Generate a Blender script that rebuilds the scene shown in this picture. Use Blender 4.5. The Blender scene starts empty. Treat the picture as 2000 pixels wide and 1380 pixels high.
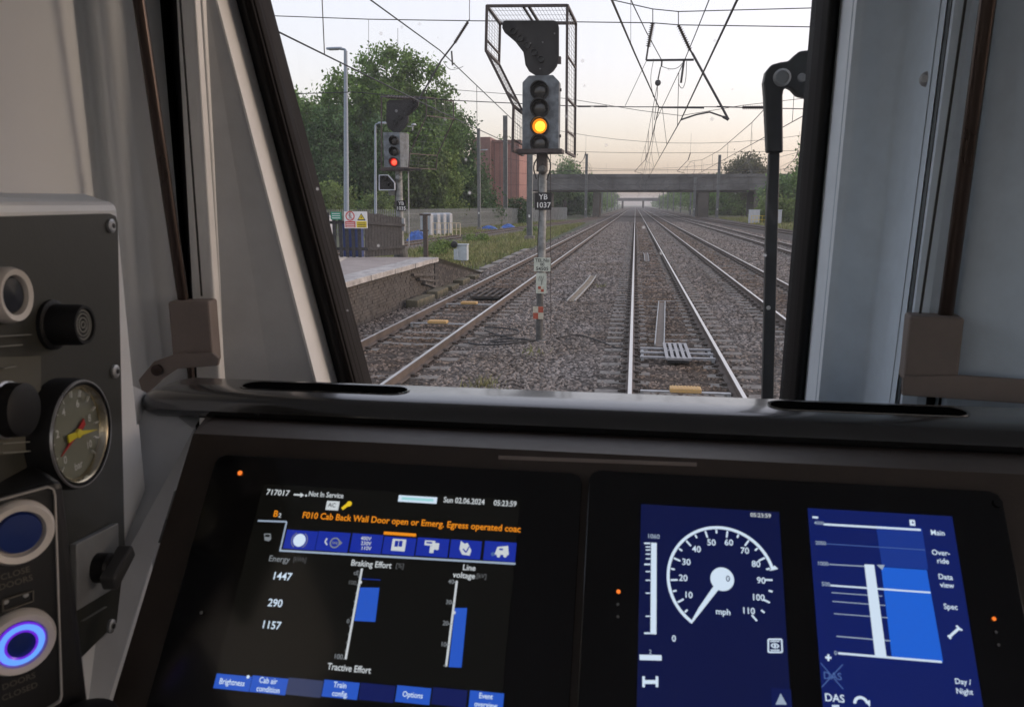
import bpy, bmesh, math, random
import numpy as np
from mathutils import Vector, Matrix
random.seed(7); rng = np.random.default_rng(7)
S = bpy.context.scene; COL = S.collection
R_ = math.radians
# ---------------------------------------------------------------- camera, sky, sun, exposure
EYE = Vector((0, 0, 2.5)); YAW, PITCH, FPX = R_(8.964), R_(10.942), 1500.0
cd = bpy.data.cameras.new('camera'); cam = bpy.data.objects.new('camera', cd); COL.objects.link(cam)
cam.location = EYE; cam.rotation_euler = (math.pi/2 - PITCH, 0, YAW)
cd.sensor_width = 36; cd.lens = 27; cd.clip_start = 0.02; cd.clip_end = 6000
cd.dof.use_dof = True; cd.dof.focus_distance = 16; cd.dof.aperture_fstop = 20
S.camera = cam
W = bpy.data.worlds.new('World'); S.world = W; W.use_nodes = True
wn = W.node_tree; bg = wn.nodes['Background']
sky = wn.nodes.new('ShaderNodeTexSky'); sky.sky_type = 'NISHITA'; sky.sun_disc = False
SUN_EL, SUN_AZ = R_(3.5), R_(75)          # low dawn sun ahead and to the right of the line
sky.sun_elevation = SUN_EL; sky.sun_rotation = SUN_AZ; sky.air_density = 1.0; sky.dust_density = 4; sky.ozone_density = 1.5
hs = wn.nodes.new('ShaderNodeHueSaturation'); hs.inputs['Saturation'].default_value = 0.74
wn.links.new(sky.outputs[0], hs.inputs['Color'])
gm = wn.nodes.new('ShaderNodeGamma'); gm.inputs[1].default_value = 0.5      # compresses the brightness range: evens out the sky
wn.links.new(hs.outputs[0], gm.inputs[0])
tn = wn.nodes.new('ShaderNodeMix'); tn.data_type = 'RGBA'; tn.blend_type = 'MULTIPLY'; tn.inputs[0].default_value = 1; tn.inputs[7].default_value = (1, .905, .965, 1)
wn.links.new(gm.outputs[0], tn.inputs[6]); wn.links.new(tn.outputs[2], bg.inputs['Color'])
bg.inputs['Strength'].default_value = 1.06
sl = bpy.data.lights.new('sun', 'SUN'); so = bpy.data.objects.new('sun', sl); COL.objects.link(so)
sl.energy = 1.2; sl.angle = R_(15); sl.color = (1, .80, .62)
so.rotation_euler = (math.pi/2 - SUN_EL, 0, math.pi - SUN_AZ)
so.location = (40, 30, 40)
vs = S.view_settings; vs.view_transform = 'Standard'; vs.look = 'None'; vs.exposure = 0.15; vs.gamma = 1
# ---------------------------------------------------------------- helpers
CR = Vector((math.cos(YAW), math.sin(YAW), 0))
CF = Vector((-math.sin(YAW)*math.cos(PITCH), math.cos(YAW)*math.cos(PITCH), -math.sin(PITCH)))
CU = Vector((-math.sin(YAW)*math.sin(PITCH), math.cos(YAW)*math.sin(PITCH), math.cos(PITCH)))
def ray(x, y): return CR*((x-1000)/FPX) - CU*((y-690)/FPX) + CF          # survey helper: sight line of a photo pixel
def at(x, y, Y): d = ray(x, y); return EYE + d*(Y/d.y)                      # ... where it reaches distance Y
def gr(x, y, z): d = ray(x, y); return EYE + d*((z-EYE.z)/d.z)             # ... where it meets height z
def onp(x, y, P, n): d = ray(x, y); return EYE + d*((P-EYE).dot(n)/d.dot(n))
X3, Y3, Z3 = Vector((1,0,0)), Vector((0,1,0)), Vector((0,0,1))
V = Vector
def worg(o):
    v = V((0,0,0))
    while o is not None: v += o.location; o = o.parent
    return v
class MB:
    def __init__(s): s.v = []; s.f = []; s.sm = False
    def add(s, vs, fs):
        b = len(s.v); s.v += [tuple(p) for p in vs]; s.f += [tuple(i+b for i in f) for f in fs]; return s
    def box(s, c, d, ax=(X3, Y3, Z3)):
        c = V(c); P = []
        for k in range(8):
            P.append(c + ax[0]*(d[0]/2*(1 if k & 1 else -1)) + ax[1]*(d[1]/2*(1 if k & 2 else -1)) + ax[2]*(d[2]/2*(1 if k & 4 else -1)))
        return s.add(P, [(0,2,3,1),(4,5,7,6),(0,1,5,4),(2,6,7,3),(0,4,6,2),(1,3,7,5)])
    def bar(s, a, b, w, h, up=Z3):
        a, b = V(a), V(b); d = (b-a).normalized(); sd = d.cross(up)
        if sd.length < 1e-4: sd = X3.copy()
        sd.normalize(); u = sd.cross(d)
        return s.box((a+b)/2, ((b-a).length, w, h), (d, sd, u))
    def tube(s, pts, r, n=8, cap=True):
        pts = [V(p) for p in pts]; rs = r if isinstance(r, (list, tuple)) else [r]*len(pts); b = len(s.v)
        ref = None
        for i, p in enumerate(pts):
            d = (pts[min(i+1, len(pts)-1)] - pts[max(i-1, 0)]).normalized()
            if ref is None: ref = Z3 if abs(d.z) < .9 else X3
            a = d.cross(ref).normalized(); c = a.cross(d).normalized(); ref = c
            for k in range(n):
                t = 2*math.pi*k/n; s.v.append(tuple(p + a*(rs[i]*math.cos(t)) + c*(rs[i]*math.sin(t))))
        m = len(pts)
        for i in range(m-1):
            for k in range(n):
                k2 = (k+1) % n; s.f.append((b+i*n+k, b+i*n+k2, b+(i+1)*n+k2, b+(i+1)*n+k))
        if cap: s.f.append(tuple(b+k for k in range(n-1, -1, -1))); s.f.append(tuple(b+(m-1)*n+k for k in range(n)))
        return s
    def prism(s, poly, off):                       # poly: 3D ring, off: extrusion vector
        n = len(poly); off = V(off); P = [V(p) for p in poly]
        return s.add(P + [p+off for p in P], [tuple(range(n-1, -1, -1)), tuple(range(n, 2*n))] + [(i, (i+1) % n, n+(i+1) % n, n+i) for i in range(n)])
    def loft(s, rings, closed=True, cap=True):
        n = len(rings[0]); b = len(s.v)
        for r in rings: s.v += [tuple(p) for p in r]
        for i in range(len(rings)-1):
            for k in range(n if closed else n-1):
                k2 = (k+1) % n; s.f.append((b+i*n+k, b+i*n+k2, b+(i+1)*n+k2, b+(i+1)*n+k))
        if closed and cap:
            s.f.append(tuple(b+k for k in range(n-1, -1, -1))); s.f.append(tuple(b+(len(rings)-1)*n+k for k in range(n)))
        return s
    def lathe(s, o, ax, prof, n=24, cap=True):     # prof: (radius, height along ax)
        o, ax = V(o), V(ax).normalized(); a = ax.orthogonal().normalized(); c = ax.cross(a)
        return s.loft([[o + ax*h + a*(r*math.cos(2*math.pi*k/n)) + c*(r*math.sin(2*math.pi*k/n)) for k in range(n)] for r, h in prof], True, cap)
    def smooth(s): s.sm = True; return s
    def mesh(s, name, org=V((0,0,0))):
        me = bpy.data.meshes.new(name); me.from_pydata([(x-org.x, y-org.y, z-org.z) for x, y, z in s.v], [], s.f); me.update()
        if s.sm:
            for p in me.polygons: p.use_smooth = True
            try: me.set_sharp_from_angle(angle=R_(38))
            except Exception: pass
        return me
    def build(s, name, mat, parent=None, bevel=0, fixn=True):
        me = s.mesh(name, worg(parent))
        if fixn:
            bm = bmesh.new(); bm.from_mesh(me); bmesh.ops.recalc_face_normals(bm, faces=bm.faces); bm.to_mesh(me); bm.free()
        o = bpy.data.objects.new(name, me); COL.objects.link(o); o.parent = parent
        if mat: me.materials.append(mat)
        if bevel:
            b = o.modifiers.new('bevel', 'BEVEL'); b.width = bevel; b.segments = 2; b.limit_method = 'ANGLE'
        return o
def tag(o, label, cat, group=None, kind=None):
    if label: o['label'] = label
    if cat: o['category'] = cat
    if group: o['group'] = group
    if kind: o['kind'] = kind
    return o
def thing(name, label, cat, loc=(0,0,0), group=None):
    o = bpy.data.objects.new(name, None); COL.objects.link(o); o.location = loc; o.empty_display_size = .1
    return tag(o, label, cat, group)
def struct(o): o['kind'] = 'structure'; return o
def piece(name, me, parent, loc, rz=0, rot=None):  # shares mesh data between alike pieces
    o = bpy.data.objects.new(name, me); COL.objects.link(o); o.parent = parent; o.location = V(loc) - worg(parent)
    o.rotation_euler = rot if rot else (0, 0, rz)
    return o
def npmesh(name, v, f, mat, parent=None):          # v (n,3), f (m,k) numpy
    me = bpy.data.meshes.new(name); k = f.shape[1]
    og = worg(parent); v = v - np.array(og)
    me.vertices.add(len(v)); me.vertices.foreach_set('co', v.astype(np.float32).ravel())
    me.loops.add(f.size); me.loops.foreach_set('vertex_index', f.astype(np.int32).ravel())
    me.polygons.add(len(f)); me.polygons.foreach_set('loop_start', np.arange(0, f.size, k, dtype=np.int32)); me.polygons.foreach_set('loop_total', np.full(len(f), k, dtype=np.int32))
    me.update(calc_edges=True); me.materials.append(mat)
    o = bpy.data.objects.new(name, me); COL.objects.link(o); o.parent = parent
    return o
# ---------------------------------------------------------------- materials
MATS = {}
def mat(name, col, rough=.6, metal=0, var=.15, scale=8, col2=None, bump=0, bscale=40, emit=0, island=0, spec=.5, coat=0, detail=6, transl=0, bdist=.01):
    if name in MATS: return MATS[name]
    m = bpy.data.materials.new(name); m.use_nodes = True; nt = m.node_tree; N = nt.nodes; L = nt.links; b = N['Principled BSDF']
    b.inputs['Roughness'].default_value = rough; b.inputs['Metallic'].default_value = metal; b.inputs['Specular IOR Level'].default_value = spec
    if coat: b.inputs['Coat Weight'].default_value = coat; b.inputs['Coat Roughness'].default_value = .08
    tc = N.new('ShaderNodeTexCoord')
    no = N.new('ShaderNodeTexNoise'); no.inputs['Scale'].default_value = scale; no.inputs['Detail'].default_value = detail; no.inputs['Roughness'].default_value = .6
    L.new(tc.outputs['Object'], no.inputs['Vector'])
    c1 = tuple(col) + (1,); c2 = tuple(col2) + (1,) if col2 else tuple(min(1, c*(1+var)) for c in col) + (1,)
    c1 = c1 if col2 else tuple(c*(1-var) for c in col) + (1,)
    rp = N.new('ShaderNodeValToRGB'); rp.color_ramp.elements[0].position = .35; rp.color_ramp.elements[1].position = .65
    rp.color_ramp.elements[0].color = c1; rp.color_ramp.elements[1].color = c2
    L.new(no.outputs[0], rp.inputs[0]); out = rp.outputs[0]
    if island:
        ge = N.new('ShaderNodeNewGeometry'); h = N.new('ShaderNodeHueSaturation'); mr = N.new('ShaderNodeMapRange')
        mr.inputs[3].default_value = 1-island; mr.inputs[4].default_value = 1+island
        L.new(ge.outputs['Random Per Island'], mr.inputs[0]); L.new(mr.outputs[0], h.inputs['Value']); L.new(out, h.inputs['Color']); out = h.outputs[0]
    L.new(out, b.inputs['Base Color'])
    if rough > .12:
        r2 = N.new('ShaderNodeMapRange'); r2.inputs[3].default_value = max(.05, rough-.1); r2.inputs[4].default_value = min(1, rough+.1)
        L.new(no.outputs[0], r2.inputs[0]); L.new(r2.outputs[0], b.inputs['Roughness'])
    if bump:
        n2 = N.new('ShaderNodeTexNoise'); n2.inputs['Scale'].default_value = bscale; n2.inputs['Detail'].default_value = 4
        L.new(tc.outputs['Object'], n2.inputs['Vector'])
        bp = N.new('ShaderNodeBump'); bp.inputs['Strength'].default_value = bump; bp.inputs['Distance'].default_value = bdist
        L.new(n2.outputs[0], bp.inputs['Height']); L.new(bp.outputs[0], b.inputs['Normal'])
    if emit:
        L.new(out, b.inputs['Emission Color']); b.inputs['Emission Strength'].default_value = emit
    if transl:
        tr = N.new('ShaderNodeBsdfTranslucent'); mx = N.new('ShaderNodeMixShader'); mx.inputs[0].default_value = transl
        L.new(out, tr.inputs['Color']); L.new(b.outputs[0], mx.inputs[1]); L.new(tr.outputs[0], mx.inputs[2])
        L.new(mx.outputs[0], N['Material Output'].inputs[0])
    MATS[name] = m; return m
def glow(name, col, s=1.0):                         # screens and lit lamps only
    if name in MATS: return MATS[name]
    m = bpy.data.materials.new(name); m.use_nodes = True; N = m.node_tree.nodes; b = N['Principled BSDF']
    b.inputs['Base Color'].default_value = (0.01, .01, .01, 1); b.inputs['Roughness'].default_value = .12
    b.inputs['Emission Color'].default_value = tuple(col) + (1,); b.inputs['Emission Strength'].default_value = s
    MATS[name] = m; return m
def srgb(r, g, b):
    f = lambda c: (c/255/12.92 if c/255 <= .04045 else ((c/255+.055)/1.055)**2.4)
    return (f(r), f(g), f(b))
TEXTS = []
def text(s, h, m, O, ux, uy, parent, name='lettering', align='CENTER', depth=0, xs=1.0):
    TEXTS.append((s, h, m, V(O), V(ux).normalized(), V(uy).normalized(), parent, name, align, depth, xs))
def flush_texts():
    tmp = []
    for s, h, m, O, ux, uy, par, name, al, dep, xs in TEXTS:
        c = bpy.data.curves.new('t', 'FONT'); c.body = s; c.size = 1; c.align_x = al; c.align_y = 'CENTER'; c.resolution_u = 3; c.offset = .012; c.extrude = dep/h if dep else 0
        o = bpy.data.objects.new('t', c); COL.objects.link(o); tmp.append(o)
    bpy.context.view_layer.update(); dg = bpy.context.evaluated_depsgraph_get()
    for o, (s, h, m, O, ux, uy, par, name, al, dep, xs) in zip(tmp, TEXTS):
        me = bpy.data.meshes.new_from_object(o.evaluated_get(dg)); me.name = name
        n = ux.cross(uy); og = worg(par); k = h*1.38          # cap height to font size
        M4 = Matrix(((ux.x*k*xs, uy.x*k, n.x*k, O.x-og.x), (ux.y*k*xs, uy.y*k, n.y*k, O.y-og.y), (ux.z*k*xs, uy.z*k, n.z*k, O.z-og.z), (0,0,0,1)))
        me.transform(M4); me.materials.clear(); me.materials.append(m)
        t = bpy.data.objects.new(name, me); COL.objects.link(t); t.parent = par
        c = o.data; bpy.data.objects.remove(o); bpy.data.curves.remove(c)
# ================================================================ THE LINE OUTSIDE
def ballast_mat(name, k=1.0):
    m = bpy.data.materials.new(name); m.use_nodes = True; nt = m.node_tree; N = nt.nodes; L = nt.links; b = N['Principled BSDF']
    b.inputs['Roughness'].default_value = .9; b.inputs['Specular IOR Level'].default_value = .25
    tc = N.new('ShaderNodeTexCoord')
    vo = N.new('ShaderNodeTexVoronoi'); vo.inputs['Scale'].default_value = 15; L.new(tc.outputs['Object'], vo.inputs['Vector'])
    rp = N.new('ShaderNodeValToRGB'); e = rp.color_ramp.elements
    e[0].position = 0; e[0].color = (.075*k, .068*k, .062*k, 1); e[1].position = 1; e[1].color = (.27*k, .25*k, .235*k, 1)
    sp = N.new('ShaderNodeSeparateColor'); L.new(vo.outputs['Color'], sp.inputs[0]); L.new(sp.outputs[0], rp.inputs[0])
    no = N.new('ShaderNodeTexNoise'); no.inputs['Scale'].default_value = .5; no.inputs['Detail'].default_value = 5; L.new(tc.outputs['Object'], no.inputs['Vector'])
    r2 = N.new('ShaderNodeValToRGB'); e = r2.color_ramp.elements; e[0].position = .35; e[0].color = (.78, .76, .75, 1); e[1].position = .7; e[1].color = (1.1, 1.04, .98, 1)
    L.new(no.outputs[0], r2.inputs[0])
    mx = N.new('ShaderNodeMix'); mx.data_type = 'RGBA'; mx.blend_type = 'MULTIPLY'; mx.inputs[0].default_value = 1
    L.new(rp.outputs[0], mx.inputs[6]); L.new(r2.outputs[0], mx.inputs[7]); L.new(mx.outputs[2], b.inputs['Base Color'])
    bp = N.new('ShaderNodeBump'); bp.inputs['Strength'].default_value = 1; bp.inputs['Distance'].default_value = .05; bp.invert = True
    L.new(vo.outputs['Distance'], bp.inputs['Height']); L.new(bp.outputs[0], b.inputs['Normal'])
    return m
m_ball = ballast_mat('ballast', .55)  # bed colour darkened to stand for shade in the gaps between stones
m_stone = mat('ballast stone', (.175, .145, .12), .9, col2=(.235, .212, .195), scale=.55, island=.68, spec=.25)
def rust_stain(m, xs):                              # brown brake dust and rust along each track
    nt = m.node_tree; N = nt.nodes; L = nt.links; b = N['Principled BSDF']; src = b.inputs['Base Color'].links[0].from_socket
    tc = N.new('ShaderNodeTexCoord'); sx_ = N.new('ShaderNodeSeparateXYZ'); L.new(tc.outputs['Object'], sx_.inputs[0]); no = N.new('ShaderNodeTexNoise'); no.inputs['Scale'].default_value = .9; no.inputs['Detail'].default_value = 5; L.new(tc.outputs['Object'], no.inputs['Vector'])
    acc = None
    for x in xs:
        a = N.new('ShaderNodeMath'); a.operation = 'SUBTRACT'; a.inputs[1].default_value = x; L.new(sx_.outputs[0], a.inputs[0]); c = N.new('ShaderNodeMath'); c.operation = 'ABSOLUTE'; L.new(a.outputs[0], c.inputs[0])
        r = N.new('ShaderNodeMapRange'); r.inputs[1].default_value = 1.5; r.inputs[2].default_value = .5; L.new(c.outputs[0], r.inputs[0])
        if acc is None: acc = r
        else: q = N.new('ShaderNodeMath'); q.operation = 'MAXIMUM'; L.new(acc.outputs[0], q.inputs[0]); L.new(r.outputs[0], q.inputs[1]); acc = q
    mu = N.new('ShaderNodeMath'); mu.operation = 'MULTIPLY'; L.new(acc.outputs[0], mu.inputs[0]); r = N.new('ShaderNodeMapRange'); r.inputs[1].default_value = .3; r.inputs[2].default_value = .7; r.inputs[3].default_value = .25; L.new(no.outputs[0], r.inputs[0]); L.new(r.outputs[0], mu.inputs[1])
    mx = N.new('ShaderNodeMix'); mx.data_type = 'RGBA'; mx.blend_type = 'MULTIPLY'; mx.inputs[7].default_value = (.82, .66, .52, 1); L.new(mu.outputs[0], mx.inputs[0]); L.new(src, mx.inputs[6]); L.new(mx.outputs[2], b.inputs['Base Color'])
rust_stain(m_stone, (.7525, -4.2375, 4.1425)); rust_stain(m_ball, (.7525, -4.2375, 4.1425))
m_soil = mat('trackside soil', (.075, .062, .045), .95, col2=(.06, .085, .03), scale=.35, bump=.8, bscale=3, bdist=.1)
m_conc = mat('sleeper concrete', (.20, .185, .165), .9, var=.28, scale=6, bump=.5, bscale=60)
m_rust = mat('rail rust', (.095, .074, .062), .8, var=.3, scale=3, bump=.2, bscale=80)
m_rail = mat('polished rail head', (.62, .61, .60), .34, metal=.75, var=.06, scale=3)
m_dull = mat('rusty rail head', (.17, .11, .08), .6, metal=.3, var=.2, scale=3)
m_clip = mat('clip steel', (.08, .065, .055), .7, metal=.4)
# ground
g = MB(); g.add([(-2500,-60,-.32),(2500,-60,-.32),(2500,3000,-.32),(-2500,3000,-.32)], [(0,1,2,3)])
struct(g.build('ground', m_soil))
# ballast bed (one sheet with shoulders)
sec = [(-6.55,-.315),(-6.0,-.2),(-5.7,-.185),(-2.8,-.185),(-1.8,-.2),(-.9,-.185),(2.3,-.185),(2.8,-.19),(3.1,-.185),(5.6,-.185),(6.6,-.21),(7.4,-.2),(11.0,-.195),(12.0,-.22),(16.6,-.23),(17.6,-.315)]
ys = [-20, 5, 10, 15, 20, 30, 40, 60, 90, 150, 300, 1200]
b = MB(); n = len(sec)
for y in ys:
    for x, z in sec: b.v.append((x, y, z))
for i in range(len(ys)-1):
    for k in range(n-1): b.f.append((i*n+k, i*n+k+1, (i+1)*n+k+1, (i+1)*n+k))
struct(b.build('ballast_bed', m_ball))
# loose stones on it: too many to count
def stones(N, x0, x1, y0, y1, s0, s1, z0, seed, name='ballast_stones'):
    r = np.random.default_rng(seed)
    u = r.random(N); Y = y0*(y1/y0)**u; Xx = x0(Y) + (x1(Y)-x0(Y))*r.random(N)
    sc = (s0 + (s1-s0)*u)*(.65+.7*r.random(N))
    base = np.array([(1,0,0),(-1,0,0),(0,1,0),(0,-1,0),(0,0,1),(0,0,-1)], float)
    A = r.normal(size=(N,3,3)); q, _ = np.linalg.qr(A)
    P = base[None]*(.55+.75*r.random((N,6,1)))
    P = np.einsum('nij,nkj->nki', q, P)*sc[:,None,None]*np.array([1,1,.75])
    Z = z0 + r.random(N)*.03
    P += np.stack([Xx, Y, Z], 1)[:,None,:]
    F = np.array([(0,2,4),(2,1,4),(1,3,4),(3,0,4),(2,0,5),(1,2,5),(3,1,5),(0,3,5)])
    f = (np.arange(N)[:,None,None]*6 + F[None]).reshape(-1,3)
    return P.reshape(-1,3), f
LX = lambda Y: np.maximum(-6.1, -.43*Y-.2); RX = lambda Y: np.minimum(11.5, .24*Y+.6)
v1, f1 = stones(135000, LX, RX, 9.2, 125, .034, .085, -.212, 3)
keep = np.ones(len(v1)//6, bool); c = v1.reshape(-1,6,3).mean(1)
for xr in (0.0, 1.505, -4.99, -3.485, 3.39, 4.895, 8.45, 9.955): keep &= np.abs(c[:,0]-xr) > .10
# fewer stones right on top of the sleepers
for xc in (.7525, -4.2375, 4.1425, 9.2):
    on = (np.abs(c[:,0]-xc) < 1.25) & (np.abs(((c[:,1]-6.0+.325) % .65)-.325) < .125)
    keep &= ~(on & (rng.random(len(c)) < .90))
v1 = v1.reshape(-1,6,3)[keep].reshape(-1,3); nk = keep.sum()
F8 = np.array([(0,2,4),(2,1,4),(1,3,4),(3,0,4),(2,0,5),(1,2,5),(3,1,5),(0,3,5)])
o = npmesh('ballast_stones', v1, (np.arange(nk)[:,None,None]*6 + F8[None]).reshape(-1,3), m_stone)
tag(o, 'loose grey-brown crushed stone ballast between and beside the rails', 'ballast', kind='stuff')
# ---- tracks
RP = [(-.07,-.159),(-.07,-.15),(-.012,-.125),(-.012,-.045),(-.036,-.035),(-.036,-.004),(-.028,0),(.028,0),(.036,-.004),(.036,-.035),(.012,-.045),(.012,-.125),(.07,-.15),(.07,-.159)]
def resample(pts, step):
    out = [V(pts[0])]
    for a, b_ in zip(pts[:-1], pts[1:]):
        a, b_ = V(a), V(b_); n = max(1, int((b_-a).length/step))
        out += [a + (b_-a)*(i/n) for i in range(1, n+1)]
    return out
def smooth_line(pts, it=3):
    P = [V(p) for p in pts]
    for _ in range(it):
        Q = [P[0]]
        for a, b_ in zip(P[:-1], P[1:]): Q += [a*.75+b_*.25, a*.25+b_*.75]
        P = Q + [P[-1]]
    return P
def rail_loft(mb, pts, off, prof):
    rings = []
    for i, p in enumerate(pts):
        d = (pts[min(i+1, len(pts)-1)]-pts[max(i-1,0)]).normalized(); s = V((d.y, -d.x, 0))
        rings.append([p + s*(off+x) + Z3*z for x, z in prof])
    mb.loft(rings)
sl_me = {}
def sleeper_mesh(kind):
    if kind in sl_me: return sl_me[kind]
    q = MB()
    for x0, x1, h0, h1 in ((-1.25,-.45,0,0),(-.45,.45,-.02,-.02),(.45,1.25,0,0)):
        q.add([(x0,-.15,-.2),(x1,-.15,-.2),(x1,.15,-.2),(x0,.15,-.2),(x0,-.11,h0),(x1,-.11,h1),(x1,.11,h1),(x0,.11,h0)], [(0,3,2,1),(4,5,6,7),(0,1,5,4),(1,2,6,5),(2,3,7,6),(3,0,4,7)])
    me = q.mesh('sleeper'); me.materials.append(m_conc); me.materials.append(m_clip)
    nb = len(me.polygons)
    c = MB()
    for xr in (-.7525, .7525):
        for s in (-1, 1): c.box((xr+s*.095, 0, .022), (.07, .11, .05)); c.box((xr+s*.15, .0, .012), (.03, .06, .03))
    bm = bmesh.new(); bm.from_mesh(me); k = len(bm.faces)
    vv = [bm.verts.new(p) for p in c.v]
    for f in c.f: nf = bm.faces.new([vv[i] for i in f]); nf.material_index = 1
    bm.to_mesh(me); bm.free(); sl_me[kind] = me
    return me
def track(label, pts, head, ysl, dark=False, group='railway tracks'):
    t = thing('railway_track', label, 'railway track', (pts[0][0], max(pts[0][1], 6), -.165), group)
    P = smooth_line(pts) if len(pts) > 2 else [V(p) for p in pts]
    for s in (-.7525, .7525):
        m = MB(); rail_loft(m, P, s, RP); r = m.build('rail', m_rust, t)
        m = MB(); rail_loft(m, P, s, [(-.027,.0005),(-.027,.003),(.027,.003),(.027,.0005)]); m.build('running_surface', head, r)
    me = sleeper_mesh('c'); cnt = 0; y = ysl[0]
    Q = resample(P, .65)
    acc = 0; lasty = None
    for i in range(len(Q)-1):
        if ysl[0] <= Q[i].y <= ysl[1] and cnt < 190:
            if lasty is not None and (Q[i]-lasty).length < .6: continue
            d = (Q[i+1]-Q[i]).normalized(); lasty = Q[i]; cnt += 1
            piece('sleeper', me, t, (Q[i].x+random.uniform(-.01,.01), Q[i].y, -.163+random.uniform(-.008,.004)), -math.atan2(d.x, d.y)+random.uniform(-.008,.008))
    return t
track('straight main line track running directly ahead under the cab', [(.7525,-10,0),(.7525,6,0),(.7525,1000,0)], m_rail, (6,118))
track('main line track beside the platform, left of the yellow-lit signal', [(-4.2375,-10,0),(-4.2375,6,0),(-4.2375,60,0),(-4.2375,1000,0)], m_rail, (6,118))
track('main line track immediately to the right of the cab\'s own track', [(4.1425,-10,0),(4.1425,6,0),(4.1425,1000,0)], m_rail, (10,118))
track('track at the far right with shiny rails beyond the wiper blade', [(9.2,20,0),(9.2,60,0),(9.0,110,0),(8.3,170,0),(7.9,300,0),(7.9,1000,0)], m_rail, (30,118))
track('rusty outermost track on the right passing the white cabinets', [(16.2,45,-.03),(14.8,75,-.03),(13.4,110,-.03),(12.3,150,-.02),(11.6,250,0),(11.4,1000,0)], m_dull, (50,118))
track('rusty siding curving in from the left past the blue sheets', [(-19.5,20,-.06),(-16.3,40,-.06),(-14.6,65,-.06),(-13.2,90,-.06),(-10.6,120,-.04),(-7.9,150,-.01),(-7.6,200,0),(-7.6,1000,0)], m_dull, (30,118))
sb = MB(); sp = smooth_line([(-19.5,20,0),(-16.3,40,0),(-14.6,65,0),(-13.2,90,0),(-10.6,120,0),(-7.9,150,0),(-7.6,200,0),(-7.6,1000,0)])
rows = [[(p.x-2.3,p.y,-.318),(p.x-1.6,p.y,-.24),(p.x+1.6,p.y,-.24),(p.x+2.3,p.y,-.318)] for p in sp]
for r in rows: sb.v += r
for i in range(len(rows)-1):
    for k in range(3): sb.f.append((i*4+k, i*4+k+1, i*4+4+k+1, i*4+4+k))
struct(sb.build('siding_bed', mat('siding ballast', (.10,.08,.06), .95, var=.4, scale=3, bump=1, bscale=14, bdist=.06)))
# ---- equipment lying in the tracks
m_galv = mat('galvanised steel', (.42,.43,.44), .45, metal=.6, var=.15, scale=12)
m_galvp = mat('weathered galvanised steel', (.33,.34,.34), .6, metal=.3, var=.25, scale=5, bump=.15, bscale=30)
m_yel = mat('faded yellow plastic', (.60,.37,.12), .6, col2=(.50,.33,.15), scale=25)
m_timber = mat('weathered timber', (.24,.19,.13), .85, var=.35, scale=6, bump=.4, bscale=30)
def strap(x, y, label, w=.43):
    t = thing('track_strap', label, 'track strap', (x, y, -.17), 'yellow-topped straps across the tracks')
    MB().bar((x-.62,y,-.085),(x+.62,y,-.085),.07,.02).build('cross_bar', m_galv, t)
    m = MB(); 
    for s in (-1,1): m.box((x+s*.6,y,-.125),(.05,.05,.09))
    m.build('bracket', m_galvp, t)
    MB().box((x,y,-.045),(w,.2,.06)).build('block', m_yel, t, .008)
    m = MB()
    for k in range(9): m.box((x-w/2+.04+k*(w-.08)/8,y,-.012),(.018,.18,.006))
    m.build('ribs', m_yel, t)
strap(.77, 10.75, 'grey strap with a yellow-orange block, nearest the cab in its own track')
strap(-4.25, 16.4, 'nearer of two yellow-block straps across the platform-side track')
strap(-4.27, 19.8, 'farther of two yellow-block straps across the platform-side track')
m_gridgap = mat('dark grid gap plate', (.02,.02,.02), .8)  # dark plate added under the grid to blacken the gaps between bars
m_grid = mat('dull zinc grid', (.33,.33,.34), .5, metal=.5, var=.2, scale=15)
def grid(x, y, label, m_, L=1.5, w=.62):
    t = thing('loop_grid', label, 'track grid', (x, y, -.17), 'metal grids in the tracks')
    for k in range(3): MB().bar((x-.64,y-.42+k*.42,-.1),(x+.64,y-.42+k*.42,-.1),.09,.03).build('cross_bar', m_, t)
    for k in range(5): MB().bar((x-w/2+k*w/4,y-L/2,-.055),(x-w/2+k*w/4,y+L/2,-.055),.055,.03).build('grid_bar', m_, t)
    for k in range(3): MB().box((x,y-L/2+.04+k*(L/2-.04),-.062),(w+.03,.06,.04)).build('rung', m_, t)
    MB().box((x,y,-.115),(w-.02,L-.06,.03)).build('gap_plate', m_gridgap, t)
    for sx in (-.6,.6): MB().box((x+sx,y,-.14),(.05,.95,.05)).build('support', m_galvp, t)
grid(.80, 13.75, 'silver metal grid on three bars in the cab\'s own track', m_grid, 1.5, .38)
grid(-4.15, 22.4, 'dull dark grid in the platform-side track beyond the yellow straps', m_clip, 2.2, .8)
def ramp(a, b, label, m_, w=.3, h=.1, sag=0, flange=True):
    a, b = V(a), V(b); t = thing('ground_ramp', label, 'ramp', (a.x, a.y, -.19), 'planks and ramps lying on the ballast')
    d = (b-a); s = V((d.y,-d.x,0)).normalized(); N = 10
    top = [a + d*(i/N) + s*(sag*math.sin(math.pi*i/N)) + Z3*(h*.2 + h*.8*min(1, 3*i/N, 3*(N-i)/N)) for i in range(N+1)]
    m = MB(); m.loft([[p-s*w/2-Z3*.02, p+s*w/2-Z3*.02, p+s*w/2, p-s*w/2] for p in top]); m.build('plank', m_, t)
    if flange:
        for sg in (-1, 1):
            m = MB(); m.loft([[p+s*(sg*w/2-.012), p+s*(sg*w/2+.012), p+s*(sg*w/2+.012)+Z3*.045, p+s*(sg*w/2-.012)+Z3*.045] for p in top]); m.build('edge_strip', m_galvp, t)
    m = MB()
    for k in (1, 5, 9): m.box(top[k]-Z3*(.02+top[k].z+.2)/2*1.0 - Z3*.0, (w*.8,.08,abs(top[k].z+.19)))
    m.build('packing', m_clip, t)
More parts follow.
